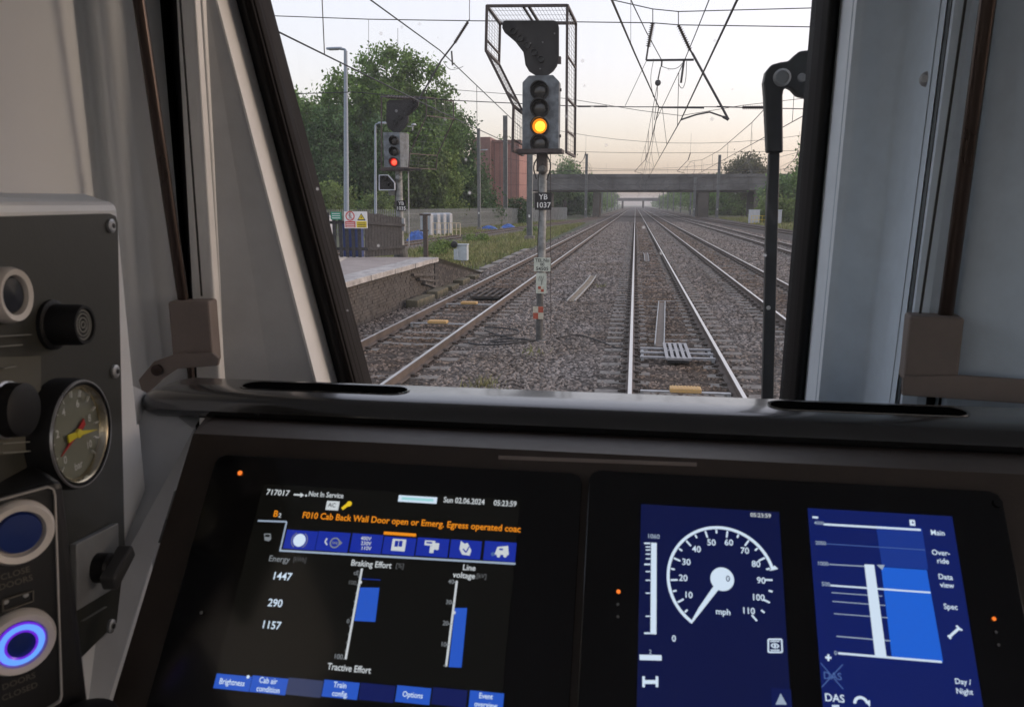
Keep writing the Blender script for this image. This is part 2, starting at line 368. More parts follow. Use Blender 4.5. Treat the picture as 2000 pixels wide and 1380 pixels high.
m_plank = mat('grey-brown plank', (.16,.13,.105), .75, var=.2, scale=9, bump=.3, bscale=40)
ramp((.53,14.6,-.15),(.80,21.4,-.15),'long grey ramp plank between the rails beyond the silver grid', m_plank, .17, .07)
ramp((.62,37.2,-.16),(.63,43.5,-.16),'short distant ramp plank farther up between the cab\'s own rails', m_plank, .2, .09)
ramp((-1.72,21.5,-.19),(-1.52,29.6,-.19),'bowed wooden ramp lying in the gap between the two left tracks', m_timber, .22, .1, .12)
# cable coils on the ballast
m_cable = mat('black cable', (.018,.018,.018), .6, var=.2)
cb = MB()
cb.tube(smooth_line([(-1.9,15.0,-.15),(-2.1,14.7,-.13),(-2.5,14.3,-.14),(-3.0,14.2,-.13),(-3.2,14.5,-.13),(-2.9,15.2,-.12),(-2.4,15.4,-.13),(-2.3,15.9,-.12),(-2.7,16.3,-.13),(-3.2,16.4,-.14)]), .018, 6)
cb.tube(smooth_line([(-1.85,15.0,-.16),(-2.2,15.0,-.13),(-2.6,14.9,-.13),(-2.8,14.6,-.12),(-2.5,14.5,-.12),(-2.2,14.8,-.12),(-2.7,15.3,-.12),(-3.1,15.9,-.13)]), .016, 6)
tag(cb.smooth().build('ground_cable', m_cable), 'black cables looping over the ballast at the foot of the near signal', 'cable')
cb = MB(); cb.tube(smooth_line([(-1.5,15.3,-.14),(-1.1,15.9,-.15),(-.7,15.2,-.14),(-.35,14.6,-.16),(-.1,14.4,-.2)]), .012, 6)
tag(cb.smooth().build('ground_cable', m_cable), 'thin dark cable running from near signal to the cab\'s left rail', 'cable')
# ================================================================ PLATFORM
m_pav = mat('platform paving', (.30,.265,.245), .85, var=.12, scale=2.5, bump=.2, bscale=60)
m_cope = mat('platform coping', (.36,.345,.33), .8, var=.3, scale=5, bump=.3, bscale=40)
m_brick = mat('sooty brick', (.068,.060,.054), .9, var=.4, scale=4, bump=.3, bscale=50)
m_mort = mat('mortar', (.035,.032,.03), .95, var=.3, scale=10)
m_band = mat('pale platform band', (.52,.46,.38), .8, var=.12, scale=4)
PX, PE, PT = -5.95, 23.0, .92
pf = struct(MB().box((-15.2,(PE+4)/2,.31),(18.3,PE-4,1.18)).build('platform', m_mort))
MB().box((-11.6,(PE+4)/2,.907),(10.1,PE-4-.02,.02)).build('paving', m_pav, pf)
MB().prism([(-8.6,19.6,.9172),(-7.9,19.6,.9172),(-8.7,22.7,.9172),(-9.6,22.7,.9172)], (0,0,.004)).build('pale_band', m_band, pf)
MB().prism([(-9.6,15.2,.9172),(-9.0,15.2,.9172),(-7.9,19.6,.9172),(-8.6,19.6,.9172)], (0,0,.004)).build('pale_band', m_band, pf)
y = 6.0; k = 0
while y < PE-.1:
    L = min(.9, PE-y); m = MB().box((-6.2+random.uniform(-.01,.01), y+L/2, PT-.055+random.uniform(-.006,.006)), (.62, L-.018, .13)); m.build('coping_slab', m_cope, pf, .008); y += .9; k += 1
bm_ = MB().box((0,0,0),(.06,.222,.066)).mesh('brick'); bm_.materials.append(m_brick)
cells = []
for c_ in range(15):
    z = PT-.17-.0375-c_*.0755
    if z < -.24: break
    y = 11.0 + (.116 if c_ % 2 else 0)
    while y < PE-.1:
        cells.append((y, z)); y += .234
cells.sort(key=lambda q: q[0])
big = cells[:300]; rest = cells[300:]
for (y, z) in big: piece('brick', bm_, pf, (-6.06+random.uniform(-.008,.008), y, z), random.uniform(-.006,.006))
q = MB()
for (y, z) in rest: q.box((-6.06+random.uniform(-.008,.008), y, z), (.06,.222,.066))
o = q.build('brick_courses', m_brick, pf); o['kind'] = 'stuff'
# corbel ledges near the platform end and the end ramp
for i in range(3): MB().bar((-5.98+.02*i,20.4+.5*i,.62-.16*i),(-6.0,22.9,.40-.19*i),.10,.07).build('ledge', m_brick, pf)
rp_ = MB(); rp_.prism([(-6.02,PE,.80),(-6.02,30.5,-.26),(-6.02,PE,-.3)], (-3.4,0,0)); struct(rp_.build('platform_ramp', m_mort))
rt = [o for o in COL.objects if o.name.startswith('platform_ramp')][0]
m_tar = mat('mossy dark ramp top', (.055,.055,.045), .95, var=.35, scale=3, bump=.4, bscale=30)
MB().prism([(-5.9,PE,.90),(-5.98,30.6,-.20),(-6.06,30.6,-.26),(-6.06,PE,.76)], (-.28,0,0)).build('ramp_edging', m_tar, rt)
MB().prism([(-6.3,PE,.83),(-6.3,30.4,-.23),(-6.3,30.4,-.26),(-6.3,PE,.80)], (-3.1,0,0)).build('ramp_surface', m_soil, rt)
q = MB()
for c_ in range(14):
    z = PT-.17-.0375-c_*.0755; y = PE+.13+(.116 if c_ % 2 else 0)
    while y < 30.4 and z > -.25:
        if z+.06 < .86-(y+.12-PE)*1.10/7.5: q.box((-6.05+random.uniform(-.008,.008), y, z), (.06,.222,.066))
        y += .234
o = q.build('brick_courses', m_brick, rt); o['kind'] = 'stuff'
# concrete blocks and troughing at the wall foot
m_moss = mat('mossy concrete', (.15,.13,.085), .9, col2=(.075,.072,.045), scale=5, bump=.4, bscale=40)
for i, (y, w, h, lab) in enumerate([(20.3,1.5,.22,'mossy concrete block at the foot of the platform wall, nearest the cab'),(22.2,1.3,.24,'mossy concrete block, second from the cab at the wall foot'),(24.1,1.0,.17,'dark concrete block by the platform ramp, third from the cab'),(25.9,1.1,.2,'concrete block beside the platform ramp, fourth from the cab'),(27.8,.9,.16,'concrete block at the ramp foot, fifth from the cab')]):
    ra = random.uniform(-.06,.06); m = MB().box((-5.72-.03*i+random.uniform(-.05,.03),y,-.2+h/2),(.34,w,h),(V((math.cos(ra),math.sin(ra),0)),V((-math.sin(ra),math.cos(ra),0)),V((0,random.uniform(-.03,.03),1)).normalized())); tag(m.build('trough_block', m_moss, None, .02), lab, 'concrete block', 'blocks at the platform foot')
for i in range(6): 
    y = 30.0+i*3.2
    tag(MB().box((-6.25-.05*i,y,-.22),(.36,2.2,.18)).build('cable_trough', m_conc, None, .015), '%s grey cable trough section beyond the platform ramp, beside the left track' % ['first','second','third','fourth','fifth','sixth'][i], 'cable trough', 'cable troughs')
# ---- dark timber fence on the platform end
m_pale = mat('dark weathered fence timber', (.022,.022,.024), .85, col2=(.06,.06,.062), scale=14, bump=.3, bscale=40)
fa, fb, fc = V((-12.6,22.5,.92)), V((-8.15,22.75,.92)), V((-7.45,24.4,.92))
fn = thing('timber_fence', 'dark weathered timber fence standing across the platform end', 'fence', fa)
d1 = (fb-fa).normalized(); d2 = (fc-fb).normalized()
L1 = (fb-fa).length
for zz in (.25, 1.05): MB().bar(fa+Z3*zz+Y3*.05, fb+Z3*zz+Y3*.05, .05, .09).build('rail', m_pale, fn)
n1 = int(L1/.195)
for i in range(n1+1):
    p = fa + d1*(i*.195); h = 1.34+random.uniform(-.03,.03)
    MB().box(p+Z3*(h/2), (.105,.025,h), (d1, V((-d1.y,d1.x,0)), Z3)).build('pale', m_pale, fn)
L2 = (fc-fb).length
for zz in (.25, 1.05): MB().bar(fb+Z3*zz+X3*.06, fc+Z3*zz+X3*.06-Z3*.12*(zz>.5), .05, .09).build('rail', m_pale, fn)
for i in range(12):
    p = fb + d2*(.08+i*.145); h = 1.36-.016*i+random.uniform(-.02,.02)
    MB().box(p+Z3*(h/2), (.135,.025,h), (d2, V((-d2.y,d2.x,0)), Z3)).build('pale', m_pale, fn)
# signs on it
m_white = mat('white sign face', (.74,.74,.73), .5, var=.05); m_red = mat('sign red', (.55,.05,.045), .5, var=.05); m_syel = mat('sign yellow', (.80,.62,.03), .5, var=.05)
m_blk = mat('sign black', (.015,.015,.015), .5); m_grn = mat('sign green', (.02,.27,.17), .5, var=.05)
SY = 22.62
def quad(x0, z0, x1, z1, y, th=.004): return MB().box(((x0+x1)/2, y, (z0+z1)/2), (abs(x1-x0), th, abs(z1-z0)))
def sp(px, py, Y=SY): p = at(px, py, Y); return p.x, p.z
a = sp(672,413); c = sp(718,446)
sg = thing('warning_sign', 'white safety sign with red prohibition and yellow triangle on dark fence', 'sign', (a[0], SY, c[1]))
quad(a[0],a[1],c[0],c[1],SY,.02).build('board', m_white, sg)
w_ = c[0]-a[0]; hh = a[1]-c[1]; ty = SY-.013
quad(a[0]+.04*w_, c[1]+.05*hh, a[0]+.48*w_, c[1]+.42*hh, ty).build('red_panel', m_red, sg)
quad(a[0]+.53*w_, c[1]+.05*hh, a[0]+.97*w_, c[1]+.42*hh, ty).build('yellow_panel', m_syel, sg)
cxx, czz = a[0]+.26*w_, c[1]+.73*hh
MB().lathe((cxx,ty,czz), (0,-1,0), [(.115,0),(.145,0),(.145,.004),(.115,.004),(.115,0)], 24, False).build('prohibition_ring', m_red, sg)
m = MB().bar((cxx-.09,ty-.004,czz+.09),(cxx+.09,ty-.004,czz-.09),.004,.026,Y3); m.build('prohibition_slash', m_red, sg)
m = MB().lathe((cxx,ty,czz+.08),(0,-1,0),[(.022,0),(.022,.002)],12); m.bar((cxx,ty,czz+.055),(cxx-.01,ty,czz-.01),.003,.045,Y3); m.bar((cxx-.01,ty,czz-.01),(cxx-.045,ty,czz-.09),.003,.022,Y3); m.bar((cxx-.005,ty,czz-.01),(cxx+.04,ty,czz-.085),.003,.022,Y3); m.bar((cxx,ty,czz+.04),(cxx+.05,ty,czz),.003,.016,Y3); m.bar((cxx,ty,czz+.04),(cxx-.05,ty,czz+.01),.003,.016,Y3); m.build('walking_figure', m_blk, sg)
tx, tz = a[0]+.75*w_, c[1]+.48*hh; tw = .36*w_; th_ = .42*hh
MB().prism([(tx-tw/2,ty,tz),(tx+tw/2,ty,tz),(tx,ty,tz+th_)], (0,-.003,0)).build('triangle_border', m_blk, sg)
MB().prism([(tx-tw/2*.72,ty-.004,tz+.03),(tx+tw/2*.72,ty-.004,tz+.03),(tx,ty-.004,tz+th_*.84)], (0,-.002,0)).build('triangle', m_syel, sg)
MB().prism([(tx+.015,ty-.007,tz+th_*.68),(tx-.035,ty-.007,tz+th_*.36),(tx,ty-.007,tz+th_*.38),(tx-.012,ty-.007,tz+.05),(tx+.04,ty-.007,tz+th_*.46),(tx+.005,ty-.007,tz+th_*.44)], (0,-.002,0)).build('lightning_bolt', m_blk, sg)
for k in range(3):
    quad(a[0]+.08*w_, c[1]+(.33-.1*k)*hh, a[0]+.44*w_, c[1]+(.29-.1*k)*hh, ty-.004).build('text_line', m_white, sg)
    quad(a[0]+.57*w_, c[1]+(.33-.1*k)*hh, a[0]+.93*w_, c[1]+(.29-.1*k)*hh, ty-.004).build('text_line', m_blk, sg)
a = sp(646,414); c = sp(667,429)
sg = thing('green_sign', 'small green sign with white lines on dark fence', 'sign', (a[0], SY, c[1]))
quad(a[0],a[1],c[0],c[1],SY,.02).build('board', m_grn, sg)
for k in range(3): quad(a[0]+.04, a[1]-.04-.065*k, c[0]-.04, a[1]-.06-.065*k, ty).build('text_line', m_white, sg)
# things standing behind the fence
m_navy = mat('navy bin plastic', (.014,.035,.14), .5, var=.2)
m_blue = mat('blue plastic sheet', (.03,.10,.36), .4, var=.35, scale=3, bump=.5, bscale=6, bdist=.05)
m_cabw = mat('white-grey cabinet paint', (.52,.55,.60), .5, var=.08, scale=2)
for (x0,x1,y0,y1,Y,m_,lab) in [(630,645,425,480,26,m_cabw,'white panel standing behind the dark timber fence at its left end'),(668,700,440,478,27,m_navy,'blue bin seen through the gaps of the dark timber fence')]:
    p0 = at(x0,y0,Y); p1 = at(x1,y1,Y); t = thing('storage_bin', lab, 'bin', (p0.x, Y, -.3))
    MB().box(((p0.x+p1.x)/2, Y+.3, (p0.z-.3)/2), (p1.x-p0.x, .6, p0.z+.3)).build('body', m_, t, .03)
    MB().box(((p0.x+p1.x)/2, Y+.3, p0.z+.03), (p1.x-p0.x+.05, .65, .06)).build('lid', m_, t, .02)
# T-shaped post at the platform corner
tp = at(832,500,23.2); t = thing('stop_post', 'dark T-topped post at the corner of the platform end', 'post', (tp.x, 23.2, .3))
top = at(833,418,23.2)
MB().bar((tp.x,23.2,.2),(tp.x,23.2,top.z),.13,.13,Y3).build('post', m_clip, t, .01)
MB().bar((tp.x-.17,23.2,top.z-.02),(tp.x+.17,23.2,top.z-.02),.1,.06).build('cross_piece', m_clip, t)
MB().bar((tp.x-.16,23.2,top.z-.5),(tp.x+.1,23.2,top.z-.5),.05,.04).build('bracket', m_clip, t)
# grey location box beside the track
lb = V((-8.1,36.2,-.3)); t = thing('location_box', 'small pale grey equipment box on a leg in the grass', 'equipment box', lb)
m_lb = mat('pale grey-blue paint', (.42,.47,.50), .5, var=.1)
MB().box(lb+V((0,0,.55)),(.50,.4,.72)).build('cabinet', m_lb, t, .02); MB().box(lb+V((-.28,-.12,.48)),(.2,.3,.5)).build('side_box', m_lb, t, .015)
MB().box(lb+V((0,0,.94)),(.56,.46,.05)).build('lid', m_lb, t, .015); MB().box(lb+V((0,0,.1)),(.12,.12,.3)).build('leg', m_galvp, t)
MB().lathe(lb+V((-.35,-.1,.95)),(0,-1,0),[(.12,0),(.16,.05),(.16,.2),(.05,.22)],16).build('lamp_hood', m_blk, t)
# ---- far side of the siding: palisade fence, toilets, rails, blue sheets
m_pal = mat('galvanised palisade', (.27,.28,.27), .6, metal=.2, var=.2, scale=1.2)
fpts = [V((-36,62,-.3)),V((-23.2,74,-.3)),V((-17.6,112,-.3))]
pm = MB(); pm.prism([(-.035,0,0),(-.02,-.03,0),(.02,-.03,0),(.035,0,0)], (0,0,2.3)); pm.add([(-.035,0,2.3),(-.02,-.03,2.3),(.02,-.03,2.3),(.035,0,2.3),(0,-.012,2.42)],[(0,1,4),(1,2,4),(2,3,4),(3,0,4)])
pme = pm.mesh('pale'); pme.materials.append(m_pal)
pf_ = thing('palisade_fence', 'long grey metal palisade fence below the trees on the left', 'fence', fpts[0])
cnt = 0
for a, b_ in zip(fpts[:-1], fpts[1:]):
    d = (b_-a); n = int(d.length/.19); ang = math.atan2(d.y, d.x)
    for zz in (.5, 1.9): MB().bar(a+Z3*zz+V((-d.normalized().y,d.normalized().x,0))*.03, b_+Z3*zz+V((-d.normalized().y,d.normalized().x,0))*.03, .04, .05).build('rail', m_pal, pf_)
    for i in range(n):
        if cnt >= 295: break
        piece('pale', pme, pf_, a + d*(i/n), ang); cnt += 1
q = MB(); a = V((-17.6,112,-.3)); b_ = V((-13.8,160,-.3)); d = b_-a; n = int(d.length/.17)
for i in range(n): q.box(a+d*(i/n)+Z3*1.15, (.07,.03,2.3))
o = q.build('far_pales', m_pal, pf_); o['kind'] = 'stuff'
m_cabin = mat('grey-white cabin plastic', (.36,.38,.40), .5, var=.1, scale=2)
for i, (px, Yc, lab) in enumerate([(834,70,'leftmost white portable cabin in the row by the palisade fence'),(848,71.5,'second white portable cabin from the left by the palisade fence'),(860,73,'third white portable cabin from the left by the palisade fence'),(872,74.5,'rightmost white portable cabin in the row by the palisade fence')]):
    p = at(px, 440, Yc); t = thing('portable_cabin', lab, 'portable cabin', (p.x, Yc, -.3), 'row of portable cabins')
    MB().box((p.x,Yc,.65),(.98,1.05,1.9)).build('body', m_cabin, t, .03); MB().box((p.x,Yc-.535,.6),(.68,.02,1.55)).build('door', mat('cabin door', (.26,.31,.35), .5), t)
    m = MB(); m.lathe((p.x,Yc,1.58),(0,0,1),[(.70,0),(.66,.06),(.45,.14),(.1,.18)],4); m.build('roof', m_cabin, t)
m_rl = mat('cream railing paint', (.62,.52,.36), .5, var=.1); m_yr = mat('yellow railing paint', (.75,.55,.03), .5, var=.1)
def railing(p0, p1, label, m_, h=1.1, nb=6):
    p0, p1 = V(p0), V(p1); t = thing('safety_railing', label, 'railing', p0)
    for zz in (h, h*.55, .12): MB().bar(p0+Z3*zz, p1+Z3*zz, .05, .05).build('rail', m_, t)
    for i in range(nb+1): q = p0+(p1-p0)*(i/nb); MB().bar(q, q+Z3*h, .05, .05, Y3).build('baluster', m_, t)
p = at(846,458,66); p2 = at(899,450,66)
railing((p.x,66,-.3),(p2.x,66,-.3),'cream-painted railing in front of the portable cabins', m_rl, 1.25, 7)
def sheet(px, py, Y, w, h, label):
    p = at(px, py, Y); t = MB(); N = 9
    r = np.random.default_rng(int(px)); G = [[(p.x-w/2+w*i/N, Y-w*.35+w*.7*j/N, -.3+h*max(0,math.sin(math.pi*i/N)*math.sin(math.pi*j/N))**.6*(.7+.5*r.random())) for i in range(N+1)] for j in range(N+1)]
    t.loft(G, closed=False); tag(t.build('plastic_sheet', m_blue), label, 'plastic sheet', 'blue plastic sheets')
sheet(815,465,60,1.6,.8,'crumpled blue plastic sheet on the ground left of the cream railing')
sheet(955,447,88,2.0,.45,'crumpled blue sheet beyond the siding, left of the two by the masts')
sheet(992,446,92,2.0,.5,'crumpled blue sheet beyond the siding at the foot of the tall mast')
# cabinets on the right
for x, Y, w, lab in [(17.6,121,1.5,'left of two white trackside cabinets on the right'),(20.4,121,2.2,'right of two white trackside cabinets, partly behind the wiper')]:
    t = thing('trackside_cabinet', lab, 'cabinet', (x,Y,-.3), 'white trackside cabinets'); MB().box((x,Y,.75),(w,.9,1.9)).build('body', m_cabw, t, .03)
    MB().box((x,Y,1.74),(w+.1,1,.08)).build('roof', m_cabw, t)
    for s in (-1,1): MB().box((x+s*w/4,Y-.46,.75),(w/2-.06,.02,1.7)).build('door', mat('cabinet door', (.48,.50,.53), .5), t)
railing((17.0,119.5,-.3),(19.6,119.5,-.3),'yellow railing in front of the white cabinets on the right', m_yr, 1.2, 5)
# ---- brick building
m_bred = mat('red building cladding', (.30,.15,.125), .8, var=.12, scale=.6); m_bdk = mat('shaded building cladding tone', (.21,.12,.105), .8, var=.12, scale=.6)  # lighter and darker reds put sunlit and shaded sides into the colour
Yb = 128; p = at(921,268,Yb); p2 = at(966,268,Yb+4); p3 = at(1022,282,Yb+6)
bl = thing('red_building', 'windowless red-brown building behind the palisade fence and trees', 'building', (p.x, Yb, -.3))
MB().box(((p.x+p2.x)/2, Yb+6, (p.z-.3)/2),(p2.x-p.x,12,p.z+.3)).build('wing', m_bdk, bl)
MB().box(((p2.x+p3.x)/2, Yb+9, (p3.z-.3)/2),(p3.x-p2.x,15,p3.z+.3)).build('main_block', m_bred, bl)
MB().box(((p2.x+p3.x)/2, Yb+9, p3.z+.2),(p3.x-p2.x+.4,15.4,.4)).build('parapet', m_bdk, bl)
for k in range(5): MB().box((p2.x+(k+.5)*(p3.x-p2.x)/5, Yb+1.46, (p3.z-.3)/2),(.18,.1,p3.z)).build('rib', m_bdk, bl)
# ---- road bridge and the far bridge
m_brc = mat('bridge concrete', (.115,.115,.112), .9, var=.38, scale=.18, bump=.2, bscale=4); m_brd = mat('stained pier concrete', (.075,.068,.058), .9, var=.3, scale=.4)
BY = 178
br = thing('road_bridge', 'grey concrete road bridge crossing all the tracks', 'bridge', (-20,BY,-.3))
k_ = BY
def bz(py): return at(1240, py, BY).z
z0, z1, z2 = bz(370), bz(345), bz(339)
MB().prism([(-24,BY,z0),(46,BY+1.5,z0-.25),(46,BY+1.5,z1-.25),(-24,BY,z1)], (0,13,0)).build('deck_beam', m_brc, br)
MB().prism([(-24,BY-.25,z1),(46,BY+1.25,z1-.25),(46,BY+1.25,z2-.25),(-24,BY-.25,z2)], (0,.5,0)).build('parapet', m_brc, br)
MB().prism([(-24,BY+.6,z0-.35),(46,BY+2.1,z0-.6),(46,BY+2.1,z0-.1),(-24,BY+.6,z0-.1)], (0,12,0)).build('bearing_beam', m_brd, br)
for k in range(9): x_ = -20+k*7.4; MB().box((x_,BY-.02+(x_+24)/70*1.5,(z0+z1)/2-.12),(.10,.1,z1-z0-.3)).build('joint_cover', m_brd, br)
for k in range(24): x_ = -23+k*2.85; MB().box((x_,BY-.27+(x_+24)/70*1.5,(z1+z2)/2-.12),(.12,.1,z2-z1+.1)).build('parapet_pilaster', m_brc, br)
for x, w in ((-8.9,1.5),(15.0,2.4)): MB().box((x,BY+6.5,(z0-.6)/2-.2),(w,10,z0-.2)).build('pier', m_brd, br, .1)
for x, w in ((-21.5,3.5),(27.6,3.6)): MB().box((x,BY+6.5,(z0-.6)/2-.2),(w,12,z0-.2)).build('abutment', m_brd, br)
f2 = thing('far_bridge', 'distant pale bridge seen through the opening of the nearer bridge', 'bridge', (-20,620,-.3))
MB().box((6,624,6.6),(90,8,2.4)).build('deck', m_brc, f2)
for x in (-10,6,20,-40,45): MB().box((x,624,2.6),(1.5,7,5.7)).build('pier', m_brd, f2)
em = MB()
for s in (-1,1):
    x0 = -14 if s < 0 else 30
    em.prism([(x0+s*5,BY+.5,-.3),(x0+s*24,BY+.5,z0+1),(x0+s*60,BY+.5,z0+1),(x0+s*60,BY+.5,-.3)], (0,16,0))
struct(em.build('embankment', m_soil))
# ================================================================ SIGNALS
m_post = mat('grey signal post', (.23,.24,.235), .6, metal=.1, var=.4, scale=7, bump=.1, bscale=30)
m_head = mat('blue-grey signal head', (.15,.17,.185), .6, var=.4, scale=6, bump=.1, bscale=40)
m_dark = mat('matt black signal board', (.016,.015,.015), .7, var=.3, scale=10)
m_steel = mat('dark painted steel frame', (.06,.045,.042), .6, var=.3, scale=12)
m_hood = mat('black lens hood', (.012,.012,.012), .5)
m_lens = mat('unlit dark lens', (.03,.028,.026), .15, spec=.6)
m_cream = mat('cream plate paint', (.50,.46,.36), .6, var=.15, scale=20); m_pred = mat('faded red plate paint', (.36,.075,.04), .6, var=.2, scale=20)
m_tel = mat('pale green-white plate', (.50,.53,.45), .6, var=.12, scale=20); m_ink = mat('faded black ink', (.05,.05,.05), .7)
m_rusty = mat('rusty lower post', (.085,.085,.08), .8, var=.4, scale=9)
m_wht = mat('white lettering paint', (.72,.72,.70), .5)
m_mesh = mat('steel mesh wire', (.20,.19,.19), .5, metal=.3)
def lamp(t, head, c, r, lit=None, hood=.16):
    hd = MB(); N = 20; rings = []
    for (rr, yy, cut) in ((r*1.02,0,0),(r*1.05,-hood,1)):
        pass
    # hood: a tube open below, longer at the top
    out = []; inn = []
    for k in range(N+1):
        a = R_(-55 + 290*k/N); ca, sa = math.cos(a), math.sin(a); ln = hood*(.45+.55*max(0, (sa+.85)/1.85))
        out.append((c + V((ca*r*1.12, 0, sa*r*1.12)), c + V((ca*r*1.12, -ln, sa*r*1.12))))
        inn.append((c + V((ca*r, 0, sa*r)), c + V((ca*r, -ln, sa*r))))
    hd.loft([[o[0], o[1], i[1], i[0]] for o, i in zip(out, inn)])
    ho = hd.build('lens_hood', m_hood, t)
    MB().lathe(c+V((0,.004,0)), (0,-1,0), [(r*1.1,0),(r*1.1,.012),(r,.014)], 20).build('lens_surround', m_hood, t)
    l = MB().lathe(c+V((0,-.012,0)), (0,-1,0), [(r*.97,0),(r*.9,.012),(r*.6,.026),(r*.05,.032)], 20).smooth().build('lens', m_lens, t)
    if lit:
        MB().lathe(c+V((0,-.046,0)), (0,-1,0), [(r*.90,0),(r*.80,.006),(r*.05,.010)], 20).smooth().build('lit_lens', lit[0], l); MB().lathe(c+V((.01,-.057,-.005)), (0,-1,0), [(r*.62,0),(r*.5,.004),(r*.05,.007)], 20).smooth().build('lit_core', lit[1], l)
S1 = 15.1
def s1(px, py, Y=S1): return at(px, py, Y)
b0 = s1(1053,668); t = thing('railway_signal', 'tall four-aspect signal showing yellow, plate YB 1037, between the left tracks', 'signal', (b0.x,S1,-.22), 'colour light signals')
pb = s1(1053,675); pm_ = s1(1055,560); pt = s1(1061,300)
MB().tube([(pb.x,S1,-.3),(pm_.x,S1,pm_.z)], .068, 12).smooth().build('lower_post', m_rusty, t)
MB().tube([(pm_.x+.02,S1,pm_.z-.05),(pt.x,S1,pt.z)], .078, 14).smooth().build('post', m_post, t)
m = MB()
for z in (1.1,2.05,2.75): m.lathe((pm_.x+.03,S1,z),(0,0,1),[(.088,0),(.088,.035)],14)
m.build('post_band', m_post, t)
MB().tube([s1(1075,300,S1+.1),s1(1076,655,S1+.1)], .007, 5).build('conduit', m_steel, t)
cab_ = [s1(1060,318,S1-.1),s1(1052,335,S1-.1),s1(1051,370,S1-.1),s1(1054,420,S1-.1),s1(1050,470,S1-.1),s1(1051,502,S1-.1)]
MB().tube(smooth_line(cab_), .010, 6).smooth().build('cable', m_cable, t)
def plate(x0,y0,x1,y1,Y,m_,name='plate',par=None,th=.012):
    a, b_ = at(x0,y0,Y), at(x1,y1,Y); return MB().box(((a.x+b_.x)/2,Y,(a.z+b_.z)/2),(b_.x-a.x,th,a.z-b_.z)).build(name, m_, par or t)
np_ = plate(1045,376,1077,410,S1-.11,m_dark,'number_plate')
for s, py in (('YB',385),('1037',401)): p = at(1061,py,S1-.12); text(s, .105, m_wht, p, X3, Z3, np_, align='CENTER')
tl = plate(1043,503,1075,530,S1-.11,m_tel,'telephone_plate')
for s, py, h in (('TEL.No',508.5,.064),('00',516.5,.062),('54505',525,.072)): p = at(1059,py,S1-.12); text(s, h, m_ink, p, X3, Z3, tl)
idp = plate(1047,533,1067,573,S1-.10,m_tel,'symbol_plate')
for k in range(3): MB().bar(at(1051+k*4,548,S1-.108),at(1054+k*4,539,S1-.108),.004,.014,Y3).build('hatch_mark', m_ink, idp)
MB().bar(at(1058,556,S1-.108),at(1058,546,S1-.108),.004,.02,Y3).build('mark', m_ink, idp)
for i in range(2):
    for j in range(2): plate(1051+i*5.5,559+j*5.5,1056.5+i*5.5,564.5+j*5.5,S1-.109,(m_pred if (i+j)%2==0 else m_cream),'check',idp,.004)
ck = plate(1041,598,1061,623,S1-.09,m_cream,'checker_plate')
for i in range(2):
    for j in range(2):
        if (i+j)%2==1: plate(1041.3+i*10,598.3+j*12.3,1051+i*10,610.4+j*12.3,S1-.099,m_pred,'check',ck,.004)
# lamp head
a = s1(1022,150); c = s1(1092,292); hx0, hx1, hz0, hz1 = a.x, c.x, c.z, a.z
HY = S1-.02
hd = MB(); ch = .12
hd.prism([(hx0,HY-.1,hz0),(hx1,HY-.1,hz0),(hx1,HY-.1,hz1-ch),(hx1-ch,HY-.1,hz1),(hx0+ch,HY-.1,hz1),(hx0,HY-.1,hz1-ch)], (0,.3,0)); head = hd.build('lamp_head', m_head, t, .012)
m_am = (glow('lit amber lens', (1.0,.28,.006), 1.0), glow('lit amber core', (1.0,.62,.03), 2.2)); m_rl_ = (glow('lit red lens', (.8,.02,.012), .8), glow('lit red core', (1.0,.10,.05), 1.5))
for i, py in enumerate((178,212,247,281)):
    p = at(1054.5,py,HY-.105); lamp(t, head, p, .155, m_am if i == 2 else None, .2)
m = MB(); m.lathe(V((hx1-.02,HY+.05,hz1-.25)),(1,0,0),[(.03,0),(.03,.05)],10); m.lathe(V((hx1-.02,HY+.05,hz0+.25)),(1,0,0),[(.03,0),(.03,.05)],10); m.build('hinge', m_steel, t)
# underside bracket and cable gland
MB().box(((hx0+hx1)/2,S1-.05,hz0-.04),(hx1-hx0+.16,.55,.07)).build('support_tray', m_steel, t)
m = MB(); p = s1(1059,318); m.box((p.x,S1,p.z),(.2,.2,.34)); m.build('mount_bracket', m_steel, t, .02)
p = s1(1060,332,S1-.16); MB().lathe(p,(0,-1,.25),[(.05,-.1),(.085,-.03),(.085,.02),(.05,.07),(.0,.08)],16).smooth().build('phone_bell', m_rusty, t)
for pts in ([(1052,305),(1040,325),(1048,350)],[(1066,300),(1078,322),(1068,352)]): MB().tube(smooth_line([s1(x,y,S1-.12) for x,y in pts]), .014, 6).smooth().build('cable', m_cable, t)
# junction indicator board
ol = [(986,40),(1082,40),(1089,44),(1091,52),(1091,112),(1087,128),(1080,138),(1068,147),(1046,147),(1033,139),(1026,127),(1024,112),(1022,102),(1005,80),(985,63),(981,55),(981,46)]
bd = MB().prism([s1(x,y,S1-.12) for x,y in ol],(0,.1,0)).build('route_indicator', m_dark, t)
for i in range(5): 
    p = s1(1057-i*13.5,116-i*13.5,S1-.125)
    MB().lathe(p,(0,-1,0),[(.06,0),(.06,.05),(.05,.05),(.048,.012),(.0,.012)],14).build('indicator_lamp', m_hood, bd)
for (x,y) in ((1060,83),(1036,85),(1056,113),(1055,135),(1006,66),(1083,66)): MB().lathe(s1(x,y,S1-.122),(0,-1,0),[(.018,0),(.012,.012),(0,.014)],8).build('screw', mat('screw grey', (.2,.2,.2), .4, metal=.5), bd)
p = s1(1092,118,S1-.05); MB().box(p,(.07,.12,.12)).build('side_bracket', m_steel, t)
